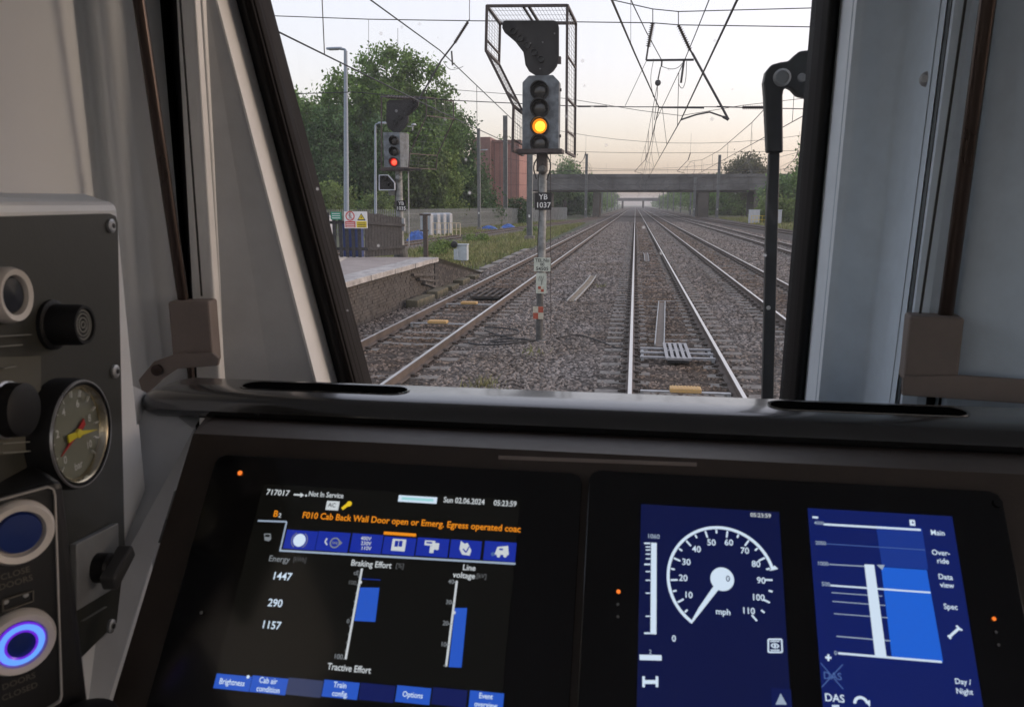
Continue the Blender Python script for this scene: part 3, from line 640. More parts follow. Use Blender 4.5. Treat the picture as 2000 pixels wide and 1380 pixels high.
# guard cage: near and far frames joined by mesh
NY, FY = 14.35, 15.72
near = [(951,12),(949,99),(1003,207),(1001,294)]; far = [(973,48),(973,126),(1022,222),(1021,292)]
NP = [at(x,y,NY) for x,y in near]; FP = [at(x,y,FY) for x,y in far]
# keep far frame the same shape as the near one, shifted back
FP = [V((p.x, FY, p.z)) for p in NP]; RN = [at(1108,11,NY), at(1106,297,NY)]; RF = [V((p.x+.05,FY,p.z)) for p in RN]
cg = MB().tube([(0,0,0),(0,0,.01)],.001,3)
frm = MB()
def seg(a, b_, w=.045): frm.bar(a, b_, w, w)
for ring in (NP, FP):
    for a, b_ in zip(ring[:-1], ring[1:]): seg(a, b_)
for a, b_ in zip(NP, FP): seg(a, b_)
for a, b_ in ((NP[0],RN[0]),(FP[0],RF[0]),(RN[0],RF[0]),(RN[0],RN[1]),(RF[0],RF[1]),(RN[1],RF[1])): seg(a, b_)
for k in (.45, .52): seg(NP[0]+(RN[0]-NP[0])*k, FP[0]+(RF[0]-FP[0])*k, .035)
for k in (.33,.62,.85): seg(RN[0]+(RN[1]-RN[0])*k, RF[0]+(RF[1]-RF[0])*k, .03)
for a, b_, c_, d_ in ((NP[0],NP[1],FP[0],FP[1]),(NP[1],NP[2],FP[1],FP[2]),(NP[2],NP[3],FP[2],FP[3])): seg(a+(b_-a)*.75, c_+(d_-c_)*.75, .03)
frm.build('cage_frame', m_steel, t)
q = MB()
def panel(a, b_, c_, d_, n1, n2):     # a-b along, c-d opposite
    for i in range(1, n1): q.tube([a+(b_-a)*(i/n1), c_+(d_-c_)*(i/n1)], .0035, 3)
    for i in range(1, n2): q.tube([a+(c_-a)*(i/n2), b_+(d_-b_)*(i/n2)], .0035, 3)
panel(NP[0],RN[0],FP[0],RF[0],24,4)
for i in range(3): panel(NP[i],NP[i+1],FP[i],FP[i+1],[12,16,12][i],5)
panel(RN[0],RN[1],RF[0],RF[1],30,4)
q.build('cage_mesh', m_mesh, t)
# weeds and base
MB().lathe((pb.x,S1,-.25),(0,0,1),[(.16,0),(.16,.08),(.08,.1)],12).build('base_plate', m_rusty, t)
# ---- signal YB 1035 at the platform end
S2 = 24.9
def s2(px, py, Y=S2): return at(px, py, Y)
b0 = s2(783,497); t = thing('railway_signal', 'three-aspect signal showing red, plate YB 1035, at the platform end', 'signal', (b0.x,S2,.9), 'colour light signals')
MB().tube([(b0.x,S2,.25),(b0.x,S2,s2(782,330).z)], .115, 14).smooth().build('post', m_post, t)
MB().tube([s2(774,400),s2(774,345)], .05, 8).build('side_post', m_steel, t)
MB().lathe((b0.x,S2,.3),(0,0,1),[(.24,0),(.24,.55),(.2,.82),(.12,.84)],14).build('base', m_rusty, t)
plate(775,426,791,451,S2-.14,m_galv,'junction_box',None,.12)
np_ = plate(774,392,793,412,S2-.16,m_dark,'number_plate')
for s, py in (('YB',397.5),('1035',407)): text(s, .115, m_wht, at(783.5,py,S2-.17), X3, Z3, np_)
a = s2(752,260); c = s2(795,328); hd = MB(); x0, x1, z0_, z1_ = a.x, c.x, c.z, a.z; HY = S2-.1
hd.prism([(x0,HY-.1,z0_),(x1-.16,HY-.1,z0_),(x1,HY+.12,z0_),(x1,HY+.3,z0_),(x0,HY+.3,z0_)], (0,0,z1_-z0_)); head = hd.build('lamp_head', m_head, t, .012)
for i, py in enumerate((275,296,317)): lamp(t, head, at(770.5,py,HY-.105), .135, m_rl_ if i == 2 else None, .2)
MB().box(((x0+x1)/2,S2,z0_-.06),(x1-x0+.3,.5,.07)).build('support_tray', m_steel, t)
MB().bar(s2(790,331,S2-.3),s2(822,331,S2-.3),.05,.06).build('tray_arm', m_hood, t)
p = s2(779,348,S2-.15); MB().lathe(p,(0,-1,.2),[(.07,-.1),(.12,0),(.06,.1)],12).smooth().build('phone_bell', m_post, t)
ol = [(760,195),(812,195),(817,199),(816,207),(797,226),(796,238),(790,250),(780,258),(768,258),(758,250),(754,238),(755,200)]
bd = MB().prism([s2(x,y,S2-.12) for x,y in ol],(0,.1,0)).build('route_indicator', m_dark, t)
for i in range(5): MB().lathe(s2(772+i*9.5,238-i*9.0,S2-.125),(0,-1,0),[(.075,0),(.075,.05),(.06,.05),(.058,.012),(0,.012)],12).build('indicator_lamp', m_hood, bd)
MB().lathe(s2(774,217,S2-.122),(0,-1,0),[(.05,0),(.03,.01),(0,.012)],8).build('screw', MATS['screw grey'], bd)
m = MB(); m.bar(s2(796,247),s2(808,247),.03,.03); m.bar(s2(806,255),s2(806,246),.03,.03,Y3); m.lathe(s2(808,245),(0,0,1),[(.09,0),(.06,.06)],10); m.build('side_lamp', m_galv, t)
# subsidiary shunting signal
ol = [(741,342),(758,342),(771,357),(771,371),(741,371)]
sh = MB().prism([s2(x,y,S2-.25) for x,y in ol],(0,.22,0)).build('shunt_signal', m_dark, t)
for a_, b_ in zip(ol, ol[1:]+ol[:1]): MB().bar(s2(a_[0],a_[1],S2-.26),s2(b_[0],b_[1],S2-.26),.06,.03).build('white_edge', m_cabw, sh)
for (x,y) in ((751,348),(763,361)): MB().lathe(s2(x,y,S2-.25),(0,-1,0),[(.085,0),(.085,.12),(.07,.12),(.068,.02),(0,.02)],12).build('lens_hood', m_hood, sh)
p = s2(766,377); MB().lathe(p,(0,0,1),[(.1,-.08),(.14,0),(.14,.06),(.08,.08)],12).build('shunt_mount', m_post, t)
frm = MB()
def w2(pts, Y, w=.05):
    P = [at(x,y,Y) for x,y in pts]
    for a, b_ in zip(P[:-1], P[1:]): frm.bar(a, b_, w, w)
    return P
A = w2([(745,188),(745,328)], S2-.5, .035); B = w2([(832,190),(833,226),(800,300),(798,328)], S2-.5, .03); Bo = [V((p.x+.62,S2+.6,p.z)) for p in B]
for a, b_ in zip(Bo[:-1], Bo[1:]): frm.bar(a, b_, .03, .03)
for a, b_ in zip(B, Bo): frm.bar(a, b_, .03, .03)
frm.bar(A[0], B[0], .05, .05); frm.bar(A[1], B[3], .04, .04)
frm.build('cage_frame', m_steel, t)
q = MB(); 
for i in range(3): panel(B[i],B[i+1],Bo[i],Bo[i+1],[4,6,4][i],3)
q.build('cage_mesh', m_mesh, t)
lad = MB()
for px in (797,): lad.tube([s2(px,262,S2+.25),s2(px+2,480,S2+.25)], .02, 6)
lad.build('ladder_rail', m_galv, t)
# ================================================================ LAMP POSTS AND MASTS
m_lamp = mat('blue-grey lamp column', (.25,.30,.36), .5, var=.1)
def lamp_post(px, pytop, Y, label, side=-1, r=.1, arm=.7):
    tp = at(px, pytop, Y); bx = at(px-1, 412, Y).x; t = thing('lamp_post', label, 'lamp post', (bx, Y, -.3), 'lamp posts')
    MB().tube([(bx,Y,-.35),(bx+(tp.x-bx)*.12,Y,1.3),(tp.x,Y,tp.z)], [r*1.25,r*1.2,r*.75], 10).smooth().build('column', m_lamp, t)
    MB().tube(smooth_line([(tp.x,Y,tp.z-.1),(tp.x,Y,tp.z+.08),(tp.x+side*.3,Y,tp.z+.12)],2), r*.5, 8).smooth().build('arm', m_lamp, t)
    m = MB(); m.loft([[(tp.x+side*(.2+arm*u),Y+w*v,tp.z+.12+h*.1) for v,h in ((-.5,-.2),(.5,-.2),(.5,.3),(.2,.9),(-.2,.9),(-.5,.3))] for u,w in ((0,.2),(.25,.36),(.8,.34),(1,.15))]); m.build('lantern', m_lamp, t, .01)
    MB().box((tp.x+side*(.2+arm*.55),Y,tp.z+.085),(arm*.6,.22,.03)).build('diffuser', m_cabw, t)
lamp_post(675, 100, 41, 'tall blue-grey lamp post in front of the big trees', -1, .125, .85)
lamp_post(733, 245, 50, 'shorter lamp post left of the red-lit signal', 1, .085, .55)
lamp_post(937, 295, 98, 'thin lamp post in front of the red-brown building', 1, .1, .8)
m_mast = mat('grey overhead line mast', (.17,.18,.18), .65, metal=.2, var=.2, scale=2); m_wire = mat('overhead wire', (.045,.045,.048), .5, metal=.4)
m_ins = mat('brown porcelain insulator', (.05,.035,.032), .3, var=.2); m_arm = mat('overhead arm steel', (.075,.072,.075), .55, metal=.4)
def mast(x, y, h, label, w=.36, face=1):
    t = thing('overhead_mast', label, 'mast', (x,y,-.3), 'overhead line masts')
    m = MB(); m.box((x-w/2,y,h/2-.4),(.03,w*.9,h+.3)); m.box((x+w/2,y,h/2-.4),(.03,w*.9,h+.3)); m.box((x,y,h/2-.4),(w-.03,.03,h+.3)); m.build('column', m_mast, t)
    MB().box((x,y,-.2),(w*1.8,w*1.8,.4)).build('foundation', m_conc, t)
    MB().box((x,y-w*.48,1.6),(.14,.02,.22)).build('number_tag', m_wht, t)
    return t
mast(-18.3,110,at(990,222,110).z,'tall steel mast rising left of the red-brown building', .55)
mast(-8.55,63.5,10.5,'steel mast just left of the near signal, in the grass', .42)
mast(-17.3,86,11,'steel mast beside the palisade fence and blue sheets', .3)
mast(18.8,66,10.5,'steel mast at far right hidden by the window frame', .42)
mast(-10.3,165,at(1150,298,165).z,'mast in front of the road bridge, left of its left pier', .5)
mast(16.6,165,at(1399,300,165).z,'mast in front of the road bridge, right of its right pier', .5)
mast(12.4,171,8.5,'thin mast standing close against the bridge\'s right pier', .5)
mast(-11.2,18.3,9.0,'near headspan mast on the platform hidden by the left pillar', .3)
mast(10.8,17.5,9.5,'near headspan mast on the right hidden by the window frame', .3)
for i, Y in enumerate((215,262,310,365,425,490)):
    nm = ['first','second','third','fourth','fifth','sixth'][i]
    mast(-11.0,Y,9.5+.6*(i==0),nm+' mast beyond the road bridge on the left side of the line', .4); mast(14.6,Y,9.5,nm+' mast beyond the road bridge on the right side of the line', .4)
# ---- near headspan (all pieces hang together)
HYN = 18.0
def hp(px, py, Y=HYN): return at(px, py, Y)
hsn = thing('headspan', 'near overhead headspan with insulators and arms above the tracks', 'headspan', (0,HYN,4.2))
def wire(pts, r=.010, name='span_wire', par=None, m_=None, it=0): return MB().tube(smooth_line(pts, it) if it else pts, r, 5).build(name, m_ or m_wire, par or hsn)
wire([V((-11.2,18.3,7.5)),hp(525,31),hp(720,38),hp(917,41),hp(1110,43),hp(1275,45),hp(1325,49),hp(1588,53),V((10.8,17.5,6.2))], .011)
wire([V((-11.2,18.3,8.6)),hp(1000,-40),hp(1195,0),hp(1275,18),hp(1325,23),hp(1588,16),V((10.8,17.5,7.0))], .011)
wire([V((-11.2,18.3,5.1)),hp(690,180),hp(880,196),hp(1110,207),hp(1240,209),hp(1395,209),hp(1575,213),V((10.8,17.5,4.6))], .010)
wire([hp(880,175),hp(1110,193),hp(1250,216),hp(1330,226),hp(1450,206),hp(1590,190)], .006)
def insul(a, b_, n=9, r=.075, core=.028, par=None):
    m = MB(); a, b_ = V(a), V(b_); d = (b_-a); prof = []
    for i in range(n):
        h = d.length*(i+.5)/n; s = d.length/n
        prof += [(core,h-s*.5),(core,h-s*.2),(r,h),(core,h+s*.2)]
    m.lathe(a, d, prof+[(core,d.length)], 10); return m.build('insulator', m_ins, par or hsn)
def arm(pts, r=.022, name='arm'): return MB().tube(pts, r, 8).smooth().build(name, m_arm, hsn)
# left track registration
arm([hp(917,38),hp(895,72)],.012,'link'); arm([hp(917,0),hp(917,38)],.008,'hanger'); insul(hp(914,43),hp(888,84),12,.05); arm([hp(888,84),hp(862,118),hp(815,200)],.02)
arm([hp(882,100),hp(884,128)],.02,'clamp'); arm(smooth_line([hp(866,120),hp(876,136),hp(890,136),hp(905,130)]),.006,'jumper')
insul(hp(756,190,17),hp(812,193,17),10,.045); arm([hp(742,189,17),hp(756,190,17)],.014); arm([hp(812,193,17),hp(832,193,17)],.014)
# centre registrations
for (x0,y0,x1,y1,x2,y2) in ((1275,45,1266,92,1262,118),(1325,49,1348,98,1352,104)):
    arm([hp(x0,y0-27),hp(x0,y0)],.01,'hanger'); insul(hp(x0,y0),hp(x1,y1),12,.06); arm([hp(x1,y1),hp(x2,y2)],.02)
arm([hp(1352,104),hp(1405,200),hp(1423,234)],.026,'raking_arm'); arm([hp(1262,118),hp(1355,117)],.024,'cross_bar')
arm([hp(1287,210),hp(1375,211)],.016,'registration_bar'); arm([hp(1330,234),hp(1360,224),hp(1386,219),hp(1412,228)],.018,'steady_arm')
arm([hp(1293,118),hp(1292,130)],.018,'clamp'); arm([hp(1336,118),hp(1333,140),hp(1330,162)],.024,'clamp')
arm(smooth_line([hp(1292,130),hp(1310,136),hp(1325,133),hp(1336,120)]),.007,'jumper'); arm(smooth_line([hp(1341,120),hp(1340,155),hp(1334,175),hp(1326,168),hp(1325,155)]),.007,'jumper')
arm([hp(1262,120),hp(1221,207)],.006,'stay'); arm(smooth_line([hp(1277,115),hp(1270,150),hp(1273,175),hp(1276,190)]),.006,'jumper'); arm([hp(1290,132),hp(1285,155)],.012)
MB().lathe(hp(1285,162),(0,1,0),[(.02,-.03),(.065,-.02),(.065,.02),(.02,.03)],14).build('weight_disc', m_arm, hsn)
arm([hp(1284,168),hp(1284,185),hp(1278,235)],.007,'stay')
insul(hp(1450,210),hp(1492,210),12,.05); arm([hp(1400,208),hp(1450,210)],.012); arm([hp(1112,207),hp(1180,208)],.012); arm([hp(1412,228),hp(1423,234)],.03,'clamp')
m = MB(); [m.tube([hp(x,208),hp(x+26,208)],.02,6) for x in (1128,1160)]; m.build('turnbuckle', m_arm, hsn)
for px, y0, y1 in ((720,38,120),(777,55,112),(1232,0,85)): arm([hp(px,y0),hp(px,y1)],.005,'dropper')
# ---- running wires: contact and catenary of every track
def ole(label, contact, mess, drops, r=.012, rm=.013):
    t = thing('overhead_wire', label, 'overhead wire', (contact[0][0],contact[0][1],contact[0][2]), 'overhead running wires')
    wire([V(p) for p in contact], r, 'contact_wire', t); wire([V(p) for p in mess], rm, 'catenary_wire', t)
    def zat(P, y):
        for a, b_ in zip(P[:-1], P[1:]):
            if a[1] <= y <= b_[1]: k = (y-a[1])/(b_[1]-a[1]); return [a[i]+(b_[i]-a[i])*k for i in range(3)]
    for y in drops:
        a, b_ = zat(contact, y), zat(mess, y)
        if a and b_: wire([V(a), V(b_)], .008, 'dropper', t)
    return t
SUP = [18,66,112,165,215,262,310,365,425,490,560,640]
def spanpts(x, zc, zm, y0=-6, stag=.2, first=True):
    c = [(x, y0, zc)]; m_ = [(x, y0, zm-.5)]
    for i, Y in enumerate(SUP):
        xs = x + (stag if i % 2 else -stag)
        if i:
            pm = SUP[i-1]; xp = x + (stag if (i-1) % 2 else -stag)
            for k in (.25,.5,.75): m_.append((xp+(xs-xp)*k, pm+(Y-pm)*k, zm-.75*(1-(2*k-1)**2)))
        c.append((xs, Y, zc)); m_.append((xs, Y, zm))
    return c, m_
DR = [22,30,38,46,54,62,70,80,90,100,108,118,130,142,154]
c_, m_ = spanpts(-4.3,4.6,5.95); ole('overhead wires above the platform-side track, crossing behind the near signal', c_, m_, [4,11]+DR)
c_, m_ = spanpts(4.2,4.65,6.0); ole('overhead wires above the track just right of the cab', c_, m_, DR)
c_, m_ = spanpts(9.0,4.7,6.1); ole('overhead wires above the far right shiny track', c_, m_, DR)
c_, m_ = spanpts(12.6,4.8,6.2); ole('overhead wires above the rusty right-hand track', c_[2:], m_[5:], DR)
c_, m_ = spanpts(-9.0,4.8,6.1); ole('overhead wires above the left siding near the bridge', c_[2:], m_[5:], DR)
e = at(1330,234,18); f_ = at(1337,118,18)
c_, m_ = spanpts(.75,4.62,6.1)
ole('overhead wires above the cab\'s own track, from the top right', [tuple(at(1454,-30,7.5)),tuple(at(1440,0,8.0)),tuple(e)]+c_[2:], [tuple(at(1412,-60,11)),tuple(at(1385,0,13.5)),tuple(at(1357,70,16)),tuple(f_)]+m_[2:], [19.5,26,34,44,56], .013, .010)
e = at(1287,210,18); f_ = at(1293,119,18)
ole('second pair of overhead wires above the cab\'s own track, from the top left', [tuple(at(1180,-35,7)),tuple(at(1195,0,8)),tuple(at(1240,105,12)),tuple(e),(.55,66,4.9),(.9,112,4.9)], [tuple(at(1215,-35,11)),tuple(at(1232,0,12)),tuple(at(1262,62,15)),tuple(f_),(.45,40,5.6),(.4,66,6.3),(.6,112,6.3)], [9.5,26,34,44], .012, .009)
# ---- farther headspans
for i, (Y, xl, xr, lab) in enumerate([(66,-8.6,18.8,'second headspan from the cab, beyond the near signal'),(112,-18.3,17.5,'third headspan from the cab, at the tall left mast'),(165,-10.3,16.6,'fourth headspan from the cab, just before the road bridge')]):
    t = thing('headspan', lab, 'headspan', (0,Y,5.2))
    for z0, sg in ((9.0,1.6),(7.0,.35),(5.3,.0)):
        P = [V((xl+(xr-xl)*k/12, Y, z0-sg*(1-(k/6-1)**2))) for k in range(13)]; wire(P, .016, 'span_wire', t)
    for x in (-4.3,.75,4.2,9.0,12.6):
        z = 7.0-.35*(1-((x-xl)/(xr-xl)*2-1)**2)
        MB().tube([(x+.1,Y,8.2),(x+.1,Y,z)],.008,5).build('hanger', m_arm, t)
        insul((x+.1,Y,z),(x-.05,Y,z-.55),7,.07,.03,t); MB().tube([(x-.05,Y,z-.55),(x-.9,Y,5.2)],.022,6).build('arm', m_arm, t)
        MB().tube([(x-.9,Y,5.2),(x-.3,Y,5.05),(x,Y,4.68)],.018,6).build('steady_arm', m_arm, t)
        wire(smooth_line([V((x,Y+.5,6.0)),V((x+.5,Y+.5,5.9)),V((x+.6,Y+.5,5.2)),V((x+.1,Y+.5,4.7))]),.008,'jumper',t)
# ================================================================ TREES, BUSHES, GRASS
def leafmat(name, c, k=.35): return mat(name, c, .75, var=.35, scale=.45, island=k, spec=.25, transl=.35, detail=3)
mL = [leafmat('broad leaf green', (.135,.225,.06)), leafmat('dark conifer green', (.08,.145,.058)), leafmat('fresh bush green', (.17,.24,.075)), leafmat('grey-green leaf', (.125,.21,.07)), leafmat('pale warm leaf', (.10,.105,.05))]
m_bark = mat('bark', (.06,.048,.038), .9, var=.3, scale=5, bump=.6, bscale=12)
def leaves(cl, per, size, seed, flat=.0):
    r = np.random.default_rng(seed); cl = np.array(cl); n = len(cl)*per
    C = np.repeat(cl[:,:3], per, 0) + r.normal(size=(n,3))*np.repeat(cl[:,3:4], per, 0)*np.array([.5,.5,.42])
    a = r.normal(size=(n,3)); a /= np.linalg.norm(a,axis=1)[:,None]; b_ = r.normal(size=(n,3)); b_ -= a*(a*b_).sum(1)[:,None]; b_ /= np.linalg.norm(b_,axis=1)[:,None]
    s = size*(.55+.9*r.random(n))[:,None]
    P = np.stack([C-a*s*.5, C+b_*s*.3, C+a*s*.5, C-b_*s*.3], 1)
    return P.reshape(-1,3), np.arange(n*4).reshape(-1,4)
def tree(name, label, cat, base, lobes, mt, nclump=140, per=90, leaf=.3, clump=.75, seed=1, trunk=.28, group='trees beside the line', conif=False, branches=14):
    """lobes: ellipsoids (cx,cy,cz,rx,ry,rz) relative to base"""
    r = np.random.default_rng(seed); base = V(base); t = thing(name, label, cat, base, group)
    vol = np.array([l[3]*l[4]*l[5] for l in lobes])**.75; vol /= vol.sum(); cl = []
    for i in range(nclump):
        l = lobes[r.choice(len(lobes), p=vol)]; d = r.normal(size=3); d /= np.linalg.norm(d)
        if d[1] > .4 and r.random() < .6: d[1] *= -1                      # the side the line sees is the denser sample
        k = (.55+.5*r.random()**.6)
        cl.append((base.x+l[0]+d[0]*l[3]*k, base.y+l[1]+d[1]*l[4]*k, max(base.z+.2, base.z+l[2]+d[2]*l[5]*k), clump*(.6+.9*r.random())))
    v, f = leaves(cl, per, leaf, seed+50); npmesh('crown', v, f, mt, t)
    top = max(l[2]+l[5]*.5 for l in lobes); cx_ = sum(l[0] for l in lobes)/len(lobes)
    m = MB(); m.tube([base+V((0,0,-.2)), base+V((.1,0,top*.3)), base+V((cx_*.4,.1,top*.6)), base+V((cx_*.7,0,top))], [trunk*1.3,trunk,trunk*.6,trunk*.15], 8)
    m.smooth().build('trunk', m_bark, t)
    m = MB()
    for i in range(branches):
        c = cl[r.integers(len(cl))]; h = min(.85, .2+.6*r.random()); p0 = base+V((cx_*.5*h,0,top*h*.9)); p1 = V(c[:3]); p0.z = min(p0.z, p1.z)
        m.tube([p0, p0*.5+p1*.5+V((0,0,.3)), p1], [trunk*.35,trunk*.2,trunk*.05], 5)
    if branches: m.smooth().build('limbs', m_bark, t)
    return t
def TX(px, Y): return at(px, 400, Y).x
def ZT(py, Y): return at(1240, py, Y).z
def ptree(px, pytop, wpx, Y, **k):
    """one crown sized from its height and width on the survey photo"""
    return TX(px,Y), ZT(pytop,Y)+.3, wpx/1520*Y
def T(label, px, pytop, wpx, Y, mt, seed, shape='broad', **kw):
    x, h, w = ptree(px, pytop, wpx, Y); r = random.Random(seed); lobes = []
    if shape == 'broad':
        n = 9
        for i in range(n):
            a = 2*math.pi*i/n+r.random(); zz = h*(.42+.36*r.random()); rr = w*.5*(1-.45*max(0,(zz/h-.5)/.5))
            lobes.append((math.cos(a)*rr*.58, math.sin(a)*rr*.55, zz, w*.24, w*.22, h*.14))
        lobes.append((r.uniform(-.1,.1)*w, 0, h*.84, w*.2, w*.2, h*.14)); lobes.append((0,0,h*.55,w*.36,w*.33,h*.28))
    elif shape == 'cone':
        for i in range(7):
            k = i/6; lobes.append((0,0,h*(.12+.78*k), w*.5*(1-.78*k)+.2, w*.45*(1-.78*k)+.2, h*.13))
    elif shape == 'bush':
        for i in range(5): lobes.append(((i-2)*w*.19, r.uniform(-.1,.1)*w, h*(.38+.12*r.random()), w*.2, w*.2, h*.46))
    return tree(kw.pop('name','tree'), label, kw.pop('cat','tree'), (x,Y,-.32), lobes, mt, seed=seed, **kw)
T('tallest broad-leaved tree behind the lamp post and red-lit signal', 765, 72, 285, 98, mL[0], 11, nclump=430, per=100, leaf=.42, clump=1.15, trunk=.45, branches=30)
T('lower broad tree at the left edge of the windscreen', 600, 150, 190, 88, mL[3], 12, nclump=240, per=80, leaf=.40, clump=1.0, trunk=.35)
T('dark bushy evergreen behind the shorter lamp post', 650, 185, 200, 84, mL[1], 13, 'cone', nclump=300, per=100, leaf=.34, clump=.95, trunk=.3)
T('dark rounded tree between tall lamp post and red signal', 735, 225, 140, 86, mL[1], 14, 'broad', nclump=230, per=95, leaf=.38, clump=.85, trunk=.3)
T('leafy light green tree right of the red-lit signal', 840, 170, 160, 98, mL[3], 15, nclump=300, per=90, leaf=.38, clump=.95, trunk=.35)
T('mid green rounded bushy tree right of the signal\'s red lens', 825, 275, 140, 94, mL[2], 16, 'bush', nclump=240, per=90, leaf=.38, clump=1.0, trunk=.25)
T('dark conifer left of the red-brown building', 903, 222, 140, 106, mL[1], 17, 'cone', nclump=280, per=90, leaf=.38, clump=1.0, trunk=.3)
T('bright green bush behind the left end of the dark fence', 632, 345, 120, 72, mL[2], 18, 'bush', nclump=110, per=80, leaf=.22, clump=.55, name='bush', cat='bush', trunk=.1, branches=5, group='bushes')
T('drooping pale shrub behind the post of the red-lit signal', 745, 365, 75, 80, mL[2], 19, 'bush', nclump=60, per=70, leaf=.22, clump=.5, name='bush', cat='bush', trunk=.1, branches=5, group='bushes')
T('small bright shrub at the foot of the red-brown building', 948, 388, 46, 118, mL[2], 20, 'bush', nclump=70, per=70, leaf=.3, clump=.6, name='bush', cat='bush', trunk=.1, branches=4, group='bushes')
T('dark shrub between the building and the near signal post', 1012, 385, 40, 116, mL[1], 21, 'bush', nclump=60, per=70, leaf=.3, clump=.6, name='bush', cat='bush', trunk=.1, branches=4, group='bushes')
T('small tree rising over the roof of the red-brown building', 985, 255, 60, 165, mL[0], 22, nclump=60, per=60, leaf=.5, clump=1.0, trunk=.3)
T('tree above the bridge\'s left end beside the near signal', 1103, 308, 70, 205, mL[3], 23, nclump=130, per=80, leaf=.6, clump=1.4, trunk=.4)
T('round-topped tree rising above the bridge on the right', 1452, 303, 95, 215, mL[4], 24, nclump=150, per=80, leaf=.6, clump=1.5, trunk=.4)
T('dense tree right of the wiper beyond the bridge end', 1560, 330, 130, 150, mL[3], 25, nclump=200, per=80, leaf=.5, clump=1.3, trunk=.4)
T('bushy tree filling the bridge\'s right-hand opening', 1425, 372, 90, 215, mL[0], 26, 'bush', nclump=170, per=80, leaf=.5, clump=1.3, trunk=.3)
T('low green bush just right of the white cabinets', 1530, 385, 90, 128, mL[2], 27, 'bush', nclump=130, per=80, leaf=.36, clump=.9, trunk=.2)
T('slender tree standing at the far right edge of the windscreen', 1585, 270, 60, 120, mL[0], 28, nclump=90, per=70, leaf=.45, clump=1.0, trunk=.3)
T('dark bushes behind the bridge\'s left-hand opening', 1110, 376, 90, 210, mL[1], 29, 'bush', nclump=120, per=80, leaf=.5, clump=1.2, trunk=.3)
for i, Y in enumerate((245,290,345,410,480,560)):
    nm = ['first','second','third','fourth','fifth','sixth'][i]
    for s in (-1, 1):
        x = (-19 if s < 0 else 23); h = 9+3*random.random(); w = 12
        lobes = [(random.uniform(-3,3), random.uniform(-6,6), h*(.3+.5*random.random()), w*.35, w*.5, h*.25) for _ in range(6)]
        tree('tree', nm+' lineside tree beyond the bridge on the '+('left' if s < 0 else 'right'), 'tree', (x,Y,-.32), lobes, mL[(i+(s>0)) % 2*3 if i % 2 else 0], nclump=100, per=60, leaf=.7, clump=1.6, seed=60+i*2+s, trunk=.3, branches=5)
for (px,py,lab) in ((846,497,'leafy weed clump beside the T-topped post'),(868,486,'green weed clump left of the small grey equipment box'),(1040,452,'green weed clump at the foot of the mast left of the near signal'),(925,470,'low weed clump right of the small grey equipment box')):
    g_ = gr(px,py,-.25); w = .9 if g_.y < 50 else 1.6
    tree('weed_clump', lab, 'weeds', (g_.x,g_.y,-.33), [(0,0,.25,w*.6,w*.6,.35),(w*.4,.2,.2,w*.4,w*.4,.25)], mL[2], nclump=26, per=60, leaf=.12, clump=.32, seed=int(px), trunk=.02, branches=3, group='weed clumps')
# far woodland closing the view beside the line
r = np.random.default_rng(5); cl = []
for i in range(420):
    s = -1 if r.random() < .5 else 1; Y = 600+500*r.random(); cl.append((s*(22+120*r.random()**1.3), Y, 1+9*r.random(), 3.5))
for i in range(160): cl.append((-200+170*r.random(), 330+200*r.random(), 1+9*r.random(), 3.5))
for i in range(160): cl.append((40+160*r.random(), 330+200*r.random(), 1+9*r.random(), 3.5))
v, f = leaves(cl, 45, 1.8, 99); tag(npmesh('woodland', v, f, mL[3]), 'distant lineside woodland closing the view at the horizon', 'woodland', kind='stuff')
# grass and weeds
m_gr = mat('grass', (.15,.19,.06), .8, col2=(.26,.24,.12), scale=.5, island=.4, spec=.2)
def grass(N, fx, hmin, hmax, seed, name, label, wd=.03):
    r = np.random.default_rng(seed); P = np.array([fx(r) for _ in range(N)]); a = r.random(N)*6.28; h = hmin+(hmax-hmin)*r.random(N)**2; w = wd*(.6+r.random(N))
    ln = r.normal(size=(N,2))*.35*h[:,None]; dx, dy = np.cos(a)*w, np.sin(a)*w; z = P[:,2]
    v = np.stack([np.stack([P[:,0]-dx,P[:,1]-dy,z],1),np.stack([P[:,0]+dx,P[:,1]+dy,z],1),np.stack([P[:,0]+ln[:,0],P[:,1]+ln[:,1],z+h],1)],1).reshape(-1,3)
    return tag(npmesh(name, v, np.arange(N*3).reshape(-1,3), m_gr), label, 'grass', kind='stuff')
def sx(Y): return np.interp(Y,[20,40,65,90,120,150],[-19.5,-16.3,-14.6,-13.2,-10.6,-7.9])
pat = [(random.uniform(-14,-6.6), random.uniform(27,118)) for _ in range(70)]
def gl(r):
    while True:
        if r.random() < .55: c = pat[r.integers(len(pat))]; x, y = c[0]+r.normal()*.9, c[1]+r.normal()*2.2
        else: y = 26+95*r.random()**1.4; x = sx(y)+1.9+(-6.8-sx(y)-1.9)*r.random()
        if sx(y)+1.8 < x < -6.45-.012*(y-26) and y > 25: return (x, y, -.33)
grass(42000, gl, .06, .30, 31, 'grass', 'rough grass and weeds between the siding and the left track', .03)
def gl2(r): y = 55+30*r.random()+60*r.random(); return (sx(y)-2.2-6*r.random(), y, -.33)
grass(14000, gl2, .08, .35, 32, 'grass', 'grass strip between the siding and the palisade fence', .04)
def gl3(r): y = 60+120*r.random(); return (17.4+14*r.random()**1.3, y, -.33)
grass(16000, gl3, .1, .5, 33, 'grass', 'grass verge by the white cabinets on the right', .05)
wd = []
for (px,py) in ((948,748),(940,755),(1045,690),(1172,560),(958,770)):
    g_ = gr(px,py,-.18); wd.append(g_)
def gl4(r): c = wd[r.integers(len(wd))]; return (c.x+r.normal()*.12, c.y+r.normal()*.12, -.2)
grass(260, gl4, .05, .22, 34, 'weeds', 'small green weed tufts growing in the near ballast', .012)
